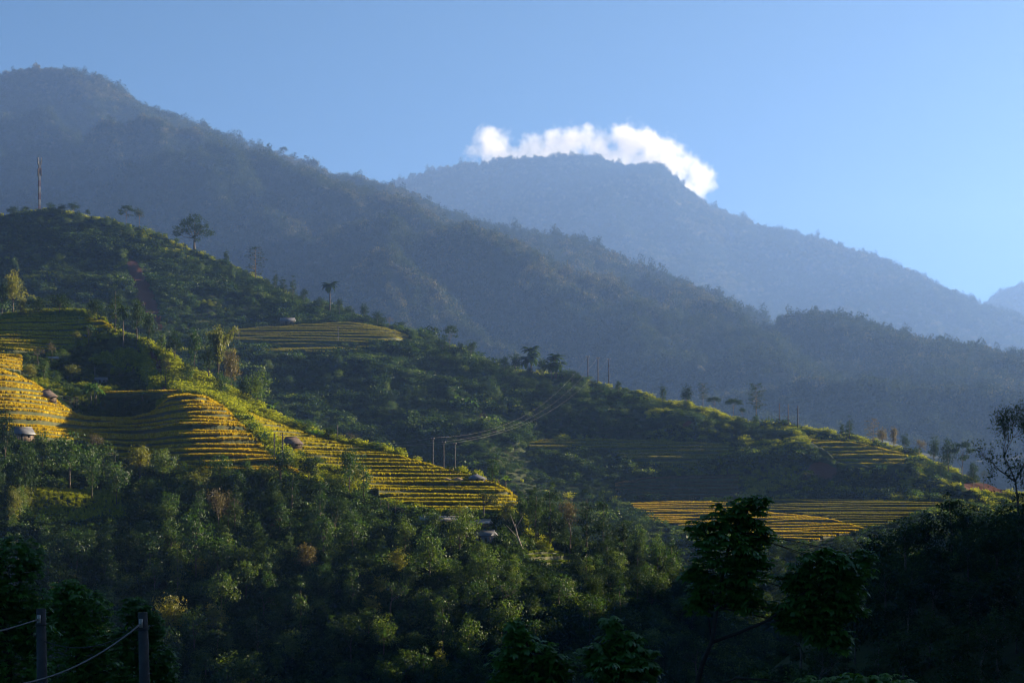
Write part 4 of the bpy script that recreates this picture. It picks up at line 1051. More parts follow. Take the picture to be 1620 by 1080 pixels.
# trees of the middle ridge
L_ = [
 (20, 341, 326, 26, 'round5', 'low rounded dark tree on the ridge at the left edge'),
 (40, 339, 326, 18, 'round3', 'small dark tree on the ridge just left of the mast'),
 (80, 337, 319, 22, 'round0', 'dark bushy tree on the ridge just right of the mast'),
 (98, 337, 322, 20, 'round2', 'middle dark tree of the clump right of the mast'),
 (116, 338, 319, 26, 'round4', 'wide dark tree at the right end of the clump by the mast'),
 (139, 343, 330, 10, 'round3', 'tiny round tree alone on the ridge right of the mast clump'),
 (200, 360, 323, 30, 'umbrella1', 'umbrella-shaped tree, the left one of the pair on the upper ridge'),
 (220, 366, 325, 22, 'open1', 'ragged tree, the right one of the pair on the upper ridge'),
 (308, 396, 337, 56, 'big', 'large round tree with gappy crown standing alone on the upper ridge'),
 (358, 420, 393, 13, 'column1', 'small pointed tree on the ridge between the big round tree and the sparse pine'),
 (404, 445, 389, 36, 'pine1', 'sparse pine with see-through tiers on the upper ridge'),
 (423, 455, 438, 12, 'column1', 'little dark conifer just right of the sparse pine'),
 (436, 462, 427, 14, 'column0', 'slim tall conifer in the row left of the fan palm'),
 (449, 468, 436, 18, 'column2', 'thick conifer in the middle of the row left of the fan palm'),
 (463, 474, 435, 16, 'column0', 'tall conifer at the right of the row left of the fan palm'),
 (481, 481, 455, 18, 'round3', 'round bushy tree between the conifer row and the fan palm'),
 (522, 496, 445, 30, 'palm0', 'fan palm silhouetted on the ridge above the ridge hut'),
 (505, 490, 468, 20, 'round5', 'low dark tree directly left of the fan palm'),
 (537, 499, 470, 16, 'round6', 'narrow tree tucked against the right of the fan palm'),
 (552, 503, 482, 22, 'round1', 'low tree on the crest right of the fan palm'),
 (576, 508, 478, 20, 'round2', 'small tree with domed top further right of the fan palm'),
 (597, 516, 490, 26, 'round0', 'wide low tree at the end of the ridge terraces'),
 (616, 520, 499, 12, 'sparse', 'thin brown twiggy tree beyond the ridge terraces'),
 (712, 556, 513, 32, 'umbrella1', 'tiered tree with spreading branches on the ridge right of the ridge terraces'),
 (728, 565, 540, 18, 'round3', 'small dark tree right of the tiered tree'),
 (745, 572, 535, 26, 'round4', 'dark ragged tree on the ridge left of the palm clump'),
 (700, 560, 530, 30, 'round0', 'dark leafy tree just left of the tiered tree'),
 (798, 590, 562, 24, 'round5', 'low dark tree at the left end of the palm clump'),
 (816, 592, 556, 26, 'round1', 'dark round tree left of the tallest palm'),
 (840, 596, 546, 42, 'palm1', 'tallest dark palm cluster on the ridge'),
 (878, 602, 558, 42, 'palm1', 'dark palm cluster left of the three ridge poles'),
 (858, 598, 566, 26, 'round3', 'dark bush tree between the two palm clusters'),
 (905, 604, 584, 34, 'round5', 'low dark thicket left of the first ridge pole'),
 (978, 622, 601, 14, 'round3', 'small dark shrub tree right of the three ridge poles'),
 (1048, 637, 605, 14, 'column1', 'small cone-shaped tree alone on the crest'),
 (1086, 648, 605, 26, 'round2', 'round dark tree on the crest right of the cone-shaped tree'),
 (1112, 648, 605, 22, 'pine0', 'small sparse pine on the crest between two round trees'),
 (1130, 656, 626, 24, 'umbrella0', 'low flat-topped tree on the crest left of the umbrella tree'),
 (1160, 664, 629, 30, 'umbrella0', 'dark umbrella-shaped tree on the crest left of the tall pine'),
 (1174, 668, 644, 14, 'umbrella0', 'tiny umbrella tree just left of the tall pine'),
 (1196, 674, 605, 38, 'pine0', 'tall pine with bare lower trunk left of the three shoulder poles'),
 (1331, 695, 665, 12, 'column1', 'slim tree, the left one of two right of the shoulder poles'),
 (1344, 696, 656, 18, 'column0', 'slightly taller dark tree, the right one of two beyond the shoulder poles'),
 (1381, 704, 661, 30, 'pine1', 'pale open tree on the falling shoulder'),
 (1396, 708, 674, 22, 'round2', 'dark tree directly right of the pale open tree'),
 (1414, 713, 672, 18, 'round6', 'narrow dark tree second after the pale open tree'),
 (1432, 720, 683, 20, 'round4', 'dark tree in the middle of the falling shoulder row'),
 (1454, 728, 693, 22, 'open0', 'loose brownish tree in the falling shoulder row'),
 (1478, 742, 685, 24, 'round2', 'tall dark tree left of the largest shoulder grove'),
 (1500, 752, 690, 40, 'round0', 'large dark tree in the shoulder grove'),
 (1522, 760, 696, 42, 'umbrella1', 'spreading tree with visible trunk at the right of the shoulder grove'),
 (1540, 770, 728, 26, 'round5', 'low tree at the right edge of the shoulder grove'),
 (1556, 775, 738, 20, 'sparse', 'thin tree past the shoulder grove'),
 (1488, 760, 728, 22, 'round1', 'small olive tree under the shoulder grove'),
 (1283, 760, 746, 38, 'bush0', 'pale rounded bush beside the red earth scar'),
 (1398, 742, 722, 24, 'round3', 'small tree above the lit rice steps of the shoulder'),
]
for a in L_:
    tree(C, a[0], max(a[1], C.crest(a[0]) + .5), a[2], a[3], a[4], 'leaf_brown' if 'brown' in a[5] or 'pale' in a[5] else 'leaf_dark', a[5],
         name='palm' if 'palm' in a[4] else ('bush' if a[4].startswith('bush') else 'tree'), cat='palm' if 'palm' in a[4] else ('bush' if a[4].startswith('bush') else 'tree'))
# lone trees on the hazy mountains
for hl, a in ((B, (449, 256, 231, 14, 'umbrella0', 'lone umbrella tree on the skyline of the left mountain')), (B, (1058, 452, 430, 34, 'round0', 'wide domed tree on the hazy slope line of the left mountain')),
              (B2, (1233, 524, 495, 13, 'round6', 'small lone tree where the hazy lower ridge begins')), (B2, (1487, 556, 529, 20, 'umbrella0', 'lone tree with flat crown on the hazy lower ridge')),
              (B2, (1602, 574, 545, 32, 'round1', 'broad tree on the hazy lower ridge at the right edge')), (B, (190, 152, 132, 12, 'round2', 'small tree poking from the skyline of the left mountain peak'))):
    tree(hl, a[0], a[1], a[2], a[3], a[4], 'leaf_dark', a[5])

# trees on the face of the middle ridge
rt = random.Random(9)
n = 0
for k in range(700):
    if n >= 110: break
    px_ = rt.uniform(-10, 1240); py_ = C.crest(px_) + rt.uniform(12, 150)
    if in_terrace(np.array(px_), np.array(py_), 8) or (px_ > 650 and py_ > 690): continue
    if py_ > D.crest(px_) - 4: continue
    if 205 < px_ < 265 and py_ > 400: continue
    kk = rt.choice(kinds[:9]); p = C.at(px_, py_)
    z_ = 'on the dark hillside under the mast' if px_ < 180 else 'on the dark hillside under the big round ridge tree' if px_ < 420 else 'on the hillside below the ridge hut terraces' if px_ < 660 else 'on the hillside under the palm clump' if px_ < 950 else 'on the hillside above the shaded terraces'
    QUEUE.append((C, px_, py_, py_ - rt.uniform(4.5, 8.5) * F / p.y, rt.uniform(4, 7) * F / p.y * (.55 if 'column' in kk[0] else 1), kk[0], rt.choice(['leaf', 'leaf_dark']), '%s tree %s' % (kk[1], z_), '%s trees %s' % (kk[1], z_), None)); n += 1

# the right hand wood
def near_at(px, Y): X = (px - CX) / F * Y; return (X, Y, float(near_z(np.array([X]), np.array([Y]))[0]))
rt = random.Random(21)
W_ = [(1392, 296, 838, 96, 'round1', 'at its left end'), (1432, 290, 812, 92, 'round4', 'second from its left end'), (1466, 292, 806, 70, 'round0', 'left of its highest top'), (1503, 294, 772, 62, 'column2', 'with its highest pointed top'), (1530, 290, 790, 70, 'round4', 'right of its highest top'), (1562, 288, 800, 76, 'round2', 'left of the bare-branched tree'), (1590, 286, 790, 84, 'round0', 'at the foot of the bare-branched tree'), (1628, 280, 770, 96, 'round4', 'at the right edge of the photo'),
      (1372, 280, 868, 70, 'round2', 'under its left end'), (1352, 268, 905, 78, 'round5', 'just right of the sapling crowns')]
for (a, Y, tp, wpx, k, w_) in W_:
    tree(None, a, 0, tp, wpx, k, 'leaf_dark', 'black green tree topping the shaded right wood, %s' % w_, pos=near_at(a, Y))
for Y in (276, 264, 252, 240, 228, 216, 204, 192, 180, 168, 156, 146):
    a = 1262 + rt.uniform(0, 30) + (276 - Y) * .5
    while a < 1680:
        k = rt.choice(['round0', 'round1', 'round2', 'round4', 'round5', 'round6', 'open0', 'column2'])
        p = near_at(a, Y + rt.uniform(-5, 5)); hm = rt.uniform(5.0, 8.5)
        tp = HZ - (p[2] + hm) / p[1] * F
        z_ = 'high up in' if Y > 250 else 'halfway down' if Y > 195 else 'at the bottom of'
        QUEUE.append((None, a, HZ - p[2] / p[1] * F, tp, rt.uniform(5, 7.5) / p[1] * F * (.6 if k == 'column2' else 1), k, 'leaf_dark', '%s black green tree %s the shaded right wood' % (dict(kinds).get(k), z_), '%s black green trees %s the shaded right wood' % (dict(kinds).get(k), z_), p))
        a += rt.uniform(48, 76) * 200 / Y
for k in range(150):
    px_ = rt.uniform(1080, 1420); py_ = rt.uniform(880, 1090)
    if in_terrace(np.array(px_), np.array(py_), 8) or ((px_ - 1030) / 95) ** 2 + ((py_ - 985) / 40) ** 2 < 1.2: continue
    kk = rt.choice(kinds[:9]); p = C.at(px_, py_)
    QUEUE.append((C, px_, py_, py_ - rt.uniform(5, 9) * F / p.y, rt.uniform(4.5, 7) * F / p.y * (.55 if 'column' in kk[0] else 1), kk[0], 'leaf_dark', '%s dark tree in the shaded valley under the striped field' % kk[1], '%s dark trees in the blue shaded valley' % kk[1], None))
for k in range(60):
    px_ = rt.uniform(830, 1120); py_ = D.crest(px_) + rt.uniform(2, 75)
    if in_terrace(np.array(px_), np.array(py_), 3) or px_ < 870 and py_ > 880: continue
    kk = rt.choice([kinds[7], kinds[8], kinds[2], kinds[4], kinds[6]]); p = D.at(px_, py_)
    QUEUE.append((D, px_, py_, py_ - rt.uniform(6.5, 10) * F / p.y, rt.uniform(4, 6.5) * F / p.y * (.8 if 'column' in kk[0] else 1), kk[0], rt.choice(['leaf_dark', 'leaf_dark', 'leaf']), '%s tree crowded on the dark mound' % kk[1], '%s trees crowded on the dark mound' % kk[1], None))
TREE_BUDGET = 300
def seen(q): return (-q[4] * .4 < q[1] < 1620 + q[4] * .4) and q[3] < 1078
QUEUE = [q for q in QUEUE if seen(q)]
QUEUE.sort(key=lambda q: -(q[2] - q[3]) * q[4])
n_single = sum(1 for o in bpy.data.objects if o.get('category') == 'tree')
rest_p, rest_s, rest_i = [], [], []; MK = []
for q_i, q in enumerate(QUEUE):
    if n_single + q_i < TREE_BUDGET:
        tree(q[0], q[1], q[2], q[3], q[4], q[5], q[6], q[7], group=q[8], pos=q[9])
    else:
        me, tr, h, w = get(q[5], q[6]); p = q[9] if q[9] is not None else q[0].at(q[1], q[2])
        if (q[5], q[6]) not in MK: MK.append((q[5], q[6]))
        H = p[2] - (HZ - q[3]) / F * p[1]; W = q[4] / F * p[1]
        rest_p.append(p); rest_s.append((W / w, W / w, -H / h)); rest_i.append((q[5], q[6]))
print('queued', len(QUEUE), 'single before', n_single)
MK.sort(); rc = coll_of('rest_trees', MK)
if rest_p: scatter('trees', np.array(rest_p), np.array(rest_s), rc, 'smaller dark trees scattered through the forest slopes and the dark hillside', 'trees', np.random.default_rng(3), tilt=0.02, idx=np.array([MK.index(t) for t in rest_i]))

# banana plants
for hl, a in ((D, (150, 641, 606, 34, 'banana3', 'banana clump beside the timber frame above the dark bank')), (D, (225, 634, 619, 22, 'banana1', 'small banana plant on the thin golden strip')),
              (D, (433, 662, 636, 22, 'banana1', 'banana plant with bright leaves on the spur crest')), (D, (500, 697, 680, 40, 'banana3', 'row of banana leaves on the spur crest left of the pale low roof')),
              (D, (800, 772, 752, 24, 'banana1', 'banana plant right of the small grey house')), (D, (850, 855, 820, 40, 'banana3', 'pale banana clump right of the white leaning trunk')),
              (C, (1151, 752, 735, 16, 'banana1', 'small bright banana plant beside the stubble terraces')), (C, (1391, 750, 735, 22, 'banana3', 'bright banana clump on the lit shoulder steps')), (D, (365, 702, 690, 12, 'banana1', 'tiny banana plant on the knoll edge'))):
    tree(hl, a[0], a[1], a[2], a[3], a[4], 'leaf_banana', a[5], name='banana_plant', cat='banana plant', trunkname='stem', crownname='leaves')

# dead leaning white tree
p = D.at(845, 890); root = bpy.data.objects.new('dead_tree', None); COL.objects.link(root); root.location = p
tag(root, 'bare white leaning tree trunk on the wooded slope below the dark mound', 'dead tree')
s_ = p.y / F
mb = MB(); mb.tube([(0, 0, -.5), (-8 * s_, 0, 10 * s_), (-20 * s_, 0, 25 * s_), (-27 * s_, 0, 45 * s_), (-30 * s_, 0, 62 * s_)], [.28, .24, .2, .15, .08]); link('trunk', mb.mesh('trunk', [M['bark_pale']], True), root)
for dx, dz, bx, bz in ((-38, 78, -27, 48), (-18, 74, -28, 56), (-44, 60, -24, 38)):
    mb = MB(); mb.tube([(bx * s_, 0, bz * s_), ((bx + dx) / 2 * s_, .2, (bz + dz) / 2 * s_), (dx * s_, 0, dz * s_)], [.1, .07, .03], 5); link('branch', mb.mesh('branch', [M['bark_pale']], True), root)

# ------------------------------------------------------------------ buildings
def house(hill, px, py, w, d, h, roof_h, rz, label, roof='thatch', wall='wood', hip=0.35, stilts=0.0, pos=None, over=.5, opening=True):
    p = pos or hill.at(px, py)
    root = bpy.data.objects.new('hut' if w < 7 else 'house', None); COL.objects.link(root); root.location = p; root.rotation_euler = (0, 0, rz)
    tag(root, label, 'hut' if w < 7 else 'house')
    z0 = stilts
    t = .12
    mb = MB()
    if h > 0.4:
        for (c, s) in (((0, -d / 2, z0 + h / 2), (w, t, h)), ((0, d / 2, z0 + h / 2), (w, t, h)), ((-w / 2 + t / 2, 0, z0 + h / 2), (t, d - t, h)), ((w / 2 - t / 2, 0, z0 + h / 2), (t, d - t, h))): mb.box(c, s)
        for k in range(int(w / .5)): mb.box((-w / 2 + .25 + k * .5, -d / 2 - t / 2 - .02, z0 + h / 2), (.06, .05, h * .98))
        link('wall', mb.mesh('wall', [M[wall]]), root)
    for sx in (-1, 1):
        for sy in (-1, 1):
            mb = MB(); mb.tube([(sx * (w / 2 + .03), sy * (d / 2 + .03), -1.2), (sx * (w / 2 + .03), sy * (d / 2 + .03), z0 + h)], .09, 6); link('post', mb.mesh('post', [M['wood']]), root)
    if stilts > .3:
        mb = MB(); mb.box((0, 0, z0 - .08), (w + .4, d + .4, .14)); link('floor_deck', mb.mesh('floor_deck', [M['wood']]), root)
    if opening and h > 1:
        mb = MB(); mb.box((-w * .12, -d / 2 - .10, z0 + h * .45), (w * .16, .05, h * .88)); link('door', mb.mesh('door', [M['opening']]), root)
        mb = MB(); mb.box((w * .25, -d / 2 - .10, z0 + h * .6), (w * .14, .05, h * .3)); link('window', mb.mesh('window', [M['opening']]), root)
    W, D_, z = w / 2 + over, d / 2 + over, z0 + h - .15
    e = W * hip
    V = []
    for k, dz in ((1.0, 0), ):
        V = [(-W, -D_, z), (W, -D_, z), (W, D_, z), (-W, D_, z), (-W + e * 2, 0, z + roof_h), (W - e * 2, 0, z + roof_h)]
    th = .16
    V2 = V + [(a, b, c - th) for a, b, c in V]
    mb = MB(); V2 = np.array(V2)
    mb.add(V2, [(0, 1, 5, 4), (2, 3, 4, 5), (6, 10, 11, 7), (8, 11, 10, 9), (0, 6, 7, 1), (1, 7, 8, 2), (2, 8, 9, 3), (3, 9, 6, 0)])
    mb.T.append(np.array([(1, 2, 5), (3, 0, 4), (7, 11, 8), (9, 10, 6)]))
    link('roof', mb.mesh('roof', [M[roof]]), root)
    mb = MB(); mb.tube([(-W + e * 2, 0, z + roof_h + .04), (W - e * 2, 0, z + roof_h + .04)], .12, 6); link('ridge_cap', mb.mesh('ridge_cap', [M[roof]]), root)
    return root
house(D, 74, 636, 4.4, 3.6, 1.6, 1.7, R(15), 'grey hip-roofed thatched house behind the golden left slope', 'thatch')
house(D, 34, 698, 4.6, 3.4, 1.9, 1.5, R(35), 'blue grey roofed house among dark trees at the left edge', 'tin', 'wood', hip=0, over=.35)
house(D, 461, 714, 4.6, 3.0, 1.1, 1.6, R(10), 'thatched hut on stilts behind the twin poles', 'thatch', 'wood', hip=.25, stilts=.9)
house(D, 550, 714, 5.0, 2.6, .5, .5, R(-12), 'low hut with pale sheet roof on the spur crest', 'tin_pale', 'wood', hip=.0, opening=False)
house(D, 753, 764, 3.4, 3.4, 1.2, 1.1, R(20), 'small grey house with pyramid roof behind the end of the spur terraces', 'tin', 'plaster', hip=.42)
house(D, 768, 865, 3.8, 2.8, 2.6, 1.0, R(-30), 'small blue grey house among trees below the timber sheds', 'tin', 'plaster', hip=0, over=.3)
house(D, 160, 607, 3.0, 2.4, 1.2, .7, R(10), 'dim blue grey shack on the shaded mound above the hollow', 'tin', 'plaster', hip=.05)
house(C, 455, 514, 7.0, 4.0, 2.0, 1.6, R(8), 'long grey-roofed house above the ridge terraces', 'tin', 'wood', hip=.05)
house(D, 695, 834, 7.5, 3.4, 1.8, .7, R(5), 'long open timber shed with pale roof under the spur terraces', 'tin_pale', 'wood', hip=.0, opening=False)
house(D, 752, 840, 6.0, 3.0, 1.9, .7, R(-18), 'timber shed with reddish pale roof right of the long shed', 'tin_pale', 'wood', hip=.0, opening=False)
house(D, 85, 570, 4.5, 2.2, .7, .5, R(-6), 'tiny low hut with pale roof among bushes under the upper terraces', 'tin_pale', 'wood', hip=0, opening=False)

# timber frame beside the house at left
p = D.at(110, 640); root = bpy.data.objects.new('timber_frame', None); COL.objects.link(root); root.location = p
tag(root, 'open timber frame of a shed between the grey thatched house and the banana clump', 'shed frame')
for k in range(5):
    for yy in (0, 1.8):
        mb = MB(); mb.tube([(-1.9 + k * .95, yy, -.8), (-1.9 + k * .95, yy, 2.0)], .07, 6); link('post', mb.mesh('post', [M['wood']]), root)
for zz_ in (1.1, 2.0):
    mb = MB(); mb.box((0, -.09, zz_), (4.3, .08, .12)); link('rail', mb.mesh('rail', [M['wood']]), root)
# rails beside the long shed
p = D.at(660, 822); root = bpy.data.objects.new('fence', None); COL.objects.link(root); root.location = p
tag(root, 'dark slanting timber fence running down below the spur terraces', 'fence')
for k in range(9):
    mb = MB(); mb.tube([(-8 + k * 1.6, 0, 3.8 - k * .75 - 1.6), (-8 + k * 1.6, 0, 3.8 - k * .75 + .9)], .06, 5); link('post', mb.mesh('post', [M['wood']]), root)
for dz in (.25, .7):
    mb = MB(); mb.tube([(-8, -.08, 3.8 + dz), (4.8, -.08, -2.2 + dz)], .05, 5); link('rail', mb.mesh('rail', [M['wood']]), root)

# ------------------------------------------------------------------ mast, poles, wires
def mast(px, py, top, label):
    p = C.at(px, py); H = (py - top) / F * p.y
    root = bpy.data.objects.new('radio_mast', None); COL.objects.link(root); root.location = p; tag(root, label, 'mast')
    n = 8
    for k in range(n):
        z0, z1 = H * k / n * .93, H * (k + 1) / n * .93; mb = MB()
        c = [(.65 * math.cos(a), .65 * math.sin(a)) for a in (.5, 2.6, 4.7)]
        for i in range(3):
            mb.tube([(*c[i], z0), (*c[i], z1)], .17, 5)
            j = (i + 1) % 3
            for q in range(3):
                za, zb = z0 + (z1 - z0) * q / 3, z0 + (z1 - z0) * (q + 1) / 3
                mb.tube([(*c[i], za), (*c[j], zb)], .08, 4); mb.tube([(*c[i], zb), (*c[j], zb)], .08, 4)
        link('mast_section', mb.mesh('mast_section', [M['steel_red' if k % 2 == 0 else 'steel_pale']]), root)
    for zf in (.70, .76, .90, .96):
        for a in (.3, 2.4, 4.5):
            mb = MB(); mb.box((1.15 * math.cos(a), 1.15 * math.sin(a), H * zf), (.5, .35, 2.2), a); mb.tube([(.6 * math.cos(a), .6 * math.sin(a), H * zf), (1.1 * math.cos(a), 1.1 * math.sin(a), H * zf)], .06, 5)
            link('antenna', mb.mesh('antenna', [M['steel_pale' if zf > .8 else 'pole_dark']]), root)
    mb = MB(); mb.tube([(0, 0, H * .9), (0, 0, H)], [.08, .04], 5); link('lightning_rod', mb.mesh('lightning_rod', [M['steel_pale']]), root)
mast(62, 336, 249, 'tall red and grey lattice radio mast on the dark ridge at the left')

POLE = {}
def pole(hill, px, py, top, label, group=None, r=.17, mat='concrete', lean=0, pos=None, arm=True, insul=2):
    p = Vector(pos) if pos is not None else hill.at(px, py); H = (HZ - top) / F * p.y - p.z
    root = bpy.data.objects.new('utility_pole', None); COL.objects.link(root); root.location = p; tag(root, label, 'utility pole', group)
    mb = MB(); mb.tube([(0, 0, -1), (lean * .5, 0, H * .5), (lean, 0, H)], [r * 1.15, r, r * .8], 8); link('shaft', mb.mesh('shaft', [M[mat]], True), root)
    if arm:
        mb = MB(); mb.box((lean, -r - .05, H - .35), (1.3 * r / .17, .1, .12)); link('crossarm', mb.mesh('crossarm', [M['pole_dark']]), root)
        for sx in ((-.5, .5) if insul == 2 else (-.55, 0, .55)):
            mb = MB(); mb.tube([(lean + sx * r / .17, -r - .05, H - .29), (lean + sx * r / .17, -r - .05, H - .18), (lean + sx * r / .17, -r - .05, H - .02)], [.09, .05, .08], 6); link('insulator', mb.mesh('insulator', [M['porcelain']]), root)
    return (p.x + lean, p.y - r - .05, p.z + H - .02)
g1, g2, g3 = 'poles standing on the ridge by the palms', 'poles on the right shoulder', 'thin poles behind the spur terraces'
R1 = [pole(C, x, b, t, l, g1, r=.24, mat='pole_dark') for x, b, t, l in ((930, 601, 563, 'left pole of the three on the ridge right of the palms'), (946, 606, 565, 'middle pole of the three on the ridge right of the palms'), (963, 611, 567, 'right pole of the three on the ridge right of the palms'))]
R2 = [pole(C, x, b, t, l, g2, r=.26, mat='pole_dark', arm=False) for x, b, t, l in ((1233, 675, 638, 'left pole of the three right of the tall pine'), (1247, 677, 639, 'middle pole of the three right of the tall pine'), (1262, 680, 641, 'right pole of the three right of the tall pine'))]
R3 = [pole(D, x, b, t, l, g3, r=.12, mat='concrete') for x, b, t, l in ((685, 740, 692, 'thin pole, left of three behind the spur terraces'), (702, 745, 698, 'thin pole, middle of three behind the spur terraces'), (720, 748, 700, 'thin pole, right of three behind the spur terraces'))]
R4 = [pole(D, x, b, t, l, 'twin poles', r=.16, mat='pole_dark', arm=False) for x, b, t, l in ((434, 738, 686, 'left one of the twin dark poles in front of the knoll terraces'), (447, 742, 685, 'right one of the twin dark poles in front of the thatched hut'))]
pole(D, 150, 598, 577, 'short white pole above the shaded mound', r=.12, arm=False)
pole(D, 181, 590, 580, 'very short grey pole on the rim above the mound', r=.12, arm=False)
pole(C, 535, 545, 517, 'lone pole standing in the ridge terraces', r=.16)
pole(C, 378, 548, 520, 'thin dark pole beside the arching bamboo', r=.14, arm=False)
pole(D, 534, 700, 672, 'thin grey pole behind the spur crest near the pale low roof', r=.09, arm=False)
def wire(a, b, sag, r, label, group, n=24, mat='wire', name='wire'):
    a = np.array(a, float); b = np.array(b, float)
    pts = [a + (b - a) * t - np.array([0, 0, 4 * sag * t * (1 - t)]) for t in np.linspace(0, 1, n)]
    mb = MB(); mb.tube(pts, r, 4)
    return tag(link(name, mb.mesh(name, [M[mat]])), label, 'wire', group)
mb = MB(); a, b = R4; mb.tube([a, b], .05, 5)
tag(link('crossbar', mb.mesh('crossbar', [M['pole_dark']])), 'thin bar joining the tops of the twin dark poles', 'crossbar')
for k in range(3):
    wire(R3[k], R1[k], 9 - k, .013, 'power line sagging from the spur poles to the ridge poles', 'power lines over the dark valley')
    e = P(540 + 10 * k, 699 - k, 640); wire(e, R3[k], 1.0, .02, 'power line running left from the thin spur poles', 'power lines behind the spur')
e1, e2 = P(-120, 713, 500), P(180, 716, 512)
wire(e1, e2, 1.0, .02, 'upper faint power line crossing the trees at the left edge', None)
wire((e1[0], e1[1], e1[2] - .5), (e2[0], e2[1], e2[2] - .4), 1.0, .02, 'lower faint power line crossing the trees at the left edge', None)
pole(D, 182, 760, 714, 'thin dark pole among trees carrying the faint left power lines', r=.13, mat='pole_dark', arm=False)

# stooks and straw stacks on the terraces
mb = MB(); mb.tube([(0, 0, 0), (0, 0, .3), (0, 0, .55), (0, 0, .75)], [.26, .17, .10, .20], 7); stook_me = mb.mesh('sheaf', [M['straw']])
rs = random.Random(3)
for k in range(46):
    row = k // 16; px_ = 632 + row * 42 + (k % 16) * 5.6 + rs.uniform(-1, 1); py_ = 744 + row * 9 + (k % 16) * (.35 if row else .2) + rs.uniform(-.4, .4)
    o = link('rice_sheaf', stook_me, loc=D.at(px_, py_) + Vector((0, 0, .45)), rz=rs.uniform(0, 6), sc=(1, 1, rs.uniform(.8, 1.15)))
    r_ = ('upper', 'middle', 'lower')[row]; e_ = ('left end', 'middle', 'right end')[min(2, (k % 16) * 3 // 16)]
    tag(o, 'brown sheaf, %s of %s row on spur terraces' % (e_, r_), 'sheaf', 'rice sheaves, %s of the %s row on the spur terraces' % (e_, r_))
for k in range(30):
    o = link('rice_sheaf', stook_me, loc=C.at(1030 + k * 2.9 + rs.uniform(-.6, .6), 791.5) + Vector((0, 0, .3)), sc=1.25)
    e_ = ('far left', 'left', 'middle', 'right', 'far right')[k // 6]
    tag(o, 'pale sheaf, %s of row above striped field' % e_, 'sheaf', 'rice sheaves, %s part of the row above the striped field' % e_)
def stack_mesh():
    rg = np.random.default_rng(2); th = np.linspace(0, 2 * math.pi, 15)[:-1]; V = []
    for z, r in ((0, 1.0), (.5, 1.1), (.9, .85), (1.15, .45), (1.25, .02)):
        for t in th: q = r * (1 + .1 * rg.normal()); V.append((1.25 * q * math.cos(t), q * math.sin(t), z + .04 * rg.normal()))
    n = 14; Q = [(i * n + k, i * n + (k + 1) % n, (i + 1) * n + (k + 1) % n, (i + 1) * n + k) for i in range(4) for k in range(n)]
    return mesh_np('straw_stack', V, [Q], [M['straw']], True, np.zeros(len(V)))
sm = stack_mesh()
for (px_, py_, s, l) in ((707, 766, 1.0, 'straw stack, upper left of the heaped stacks on the spur terraces'), (724, 766, 1.1, 'straw stack, upper right of the heaped stacks on the spur terraces'), (712, 772, .85, 'straw stack, lower left of the heaped stacks on the spur terraces'), (729, 771, .9, 'straw stack, lower right of the heaped stacks on the spur terraces')):
    tag(link('straw_stack', sm, loc=D.at(px_, py_) + Vector((0, 0, .3)), sc=s), l, 'straw stack', 'straw stacks on the spur terraces')

# ------------------------------------------------------------------ foreground
def leafy(rng, centres, radii, n_spray, leaf, droop=.35, spread=1.0):
    """sprays of pointed leaflets filling blobs (world coordinates)"""
    cs = np.array(centres, float); rd = np.array(radii, float)
    w = rd.prod(axis=1) ** .66; w /= w.sum(); k = rng.choice(len(cs), n_spray, p=w)
    d = rng.normal(size=(n_spray, 3)); d /= np.linalg.norm(d, axis=1)[:, None]
    c = cs[k] + d * (1 - .6 * rng.random(n_spray) ** 1.3)[:, None] * rd[k]
    V = []; Q = []; T = []; n = 0
    for i in range(n_spray):
        a0 = rng.uniform(0, 6.28); base = c[i]; tone = rng.random(); el = rng.uniform(-.5, .35); m = rng.integers(5, 8)
        for j in range(m):
            a = a0 + (j - m / 2) * .62 + rng.uniform(-.15, .15); L = leaf * rng.uniform(.7, 1.2); W = L * rng.uniform(.17, .24)
            dr = np.array([math.cos(a) * math.cos(el), math.sin(a) * math.cos(el), math.sin(el)]); sd = np.array([-math.sin(a), math.cos(a), rng.uniform(-.35, .35)])
            dn = np.array([0, 0, -1.])
            q = [base, base + dr * L * .35 - sd * W, base + dr * L * .35 + dn * L * .03, base + dr * L * .35 + sd * W,
                 base + dr * L * .72 - sd * W * .85 + dn * L * droop * .35, base + dr * L * .74 + dn * L * droop * .38, base + dr * L * .72 + sd * W * .85 + dn * L * droop * .35, base + dr * L + dn * L * droop]
            V += q; Q += [(n + 1, n + 2, n + 5, n + 4), (n + 2, n + 3, n + 6, n + 5)]
            T += [(n, n + 2, n + 1), (n, n + 3, n + 2), (n + 4, n + 5, n + 7), (n + 5, n + 6, n + 7)]
            n += 8
    tn = np.repeat(rng.random(n // 8) * .5 + .25, 8)
    return np.array(V), Q, T, tn
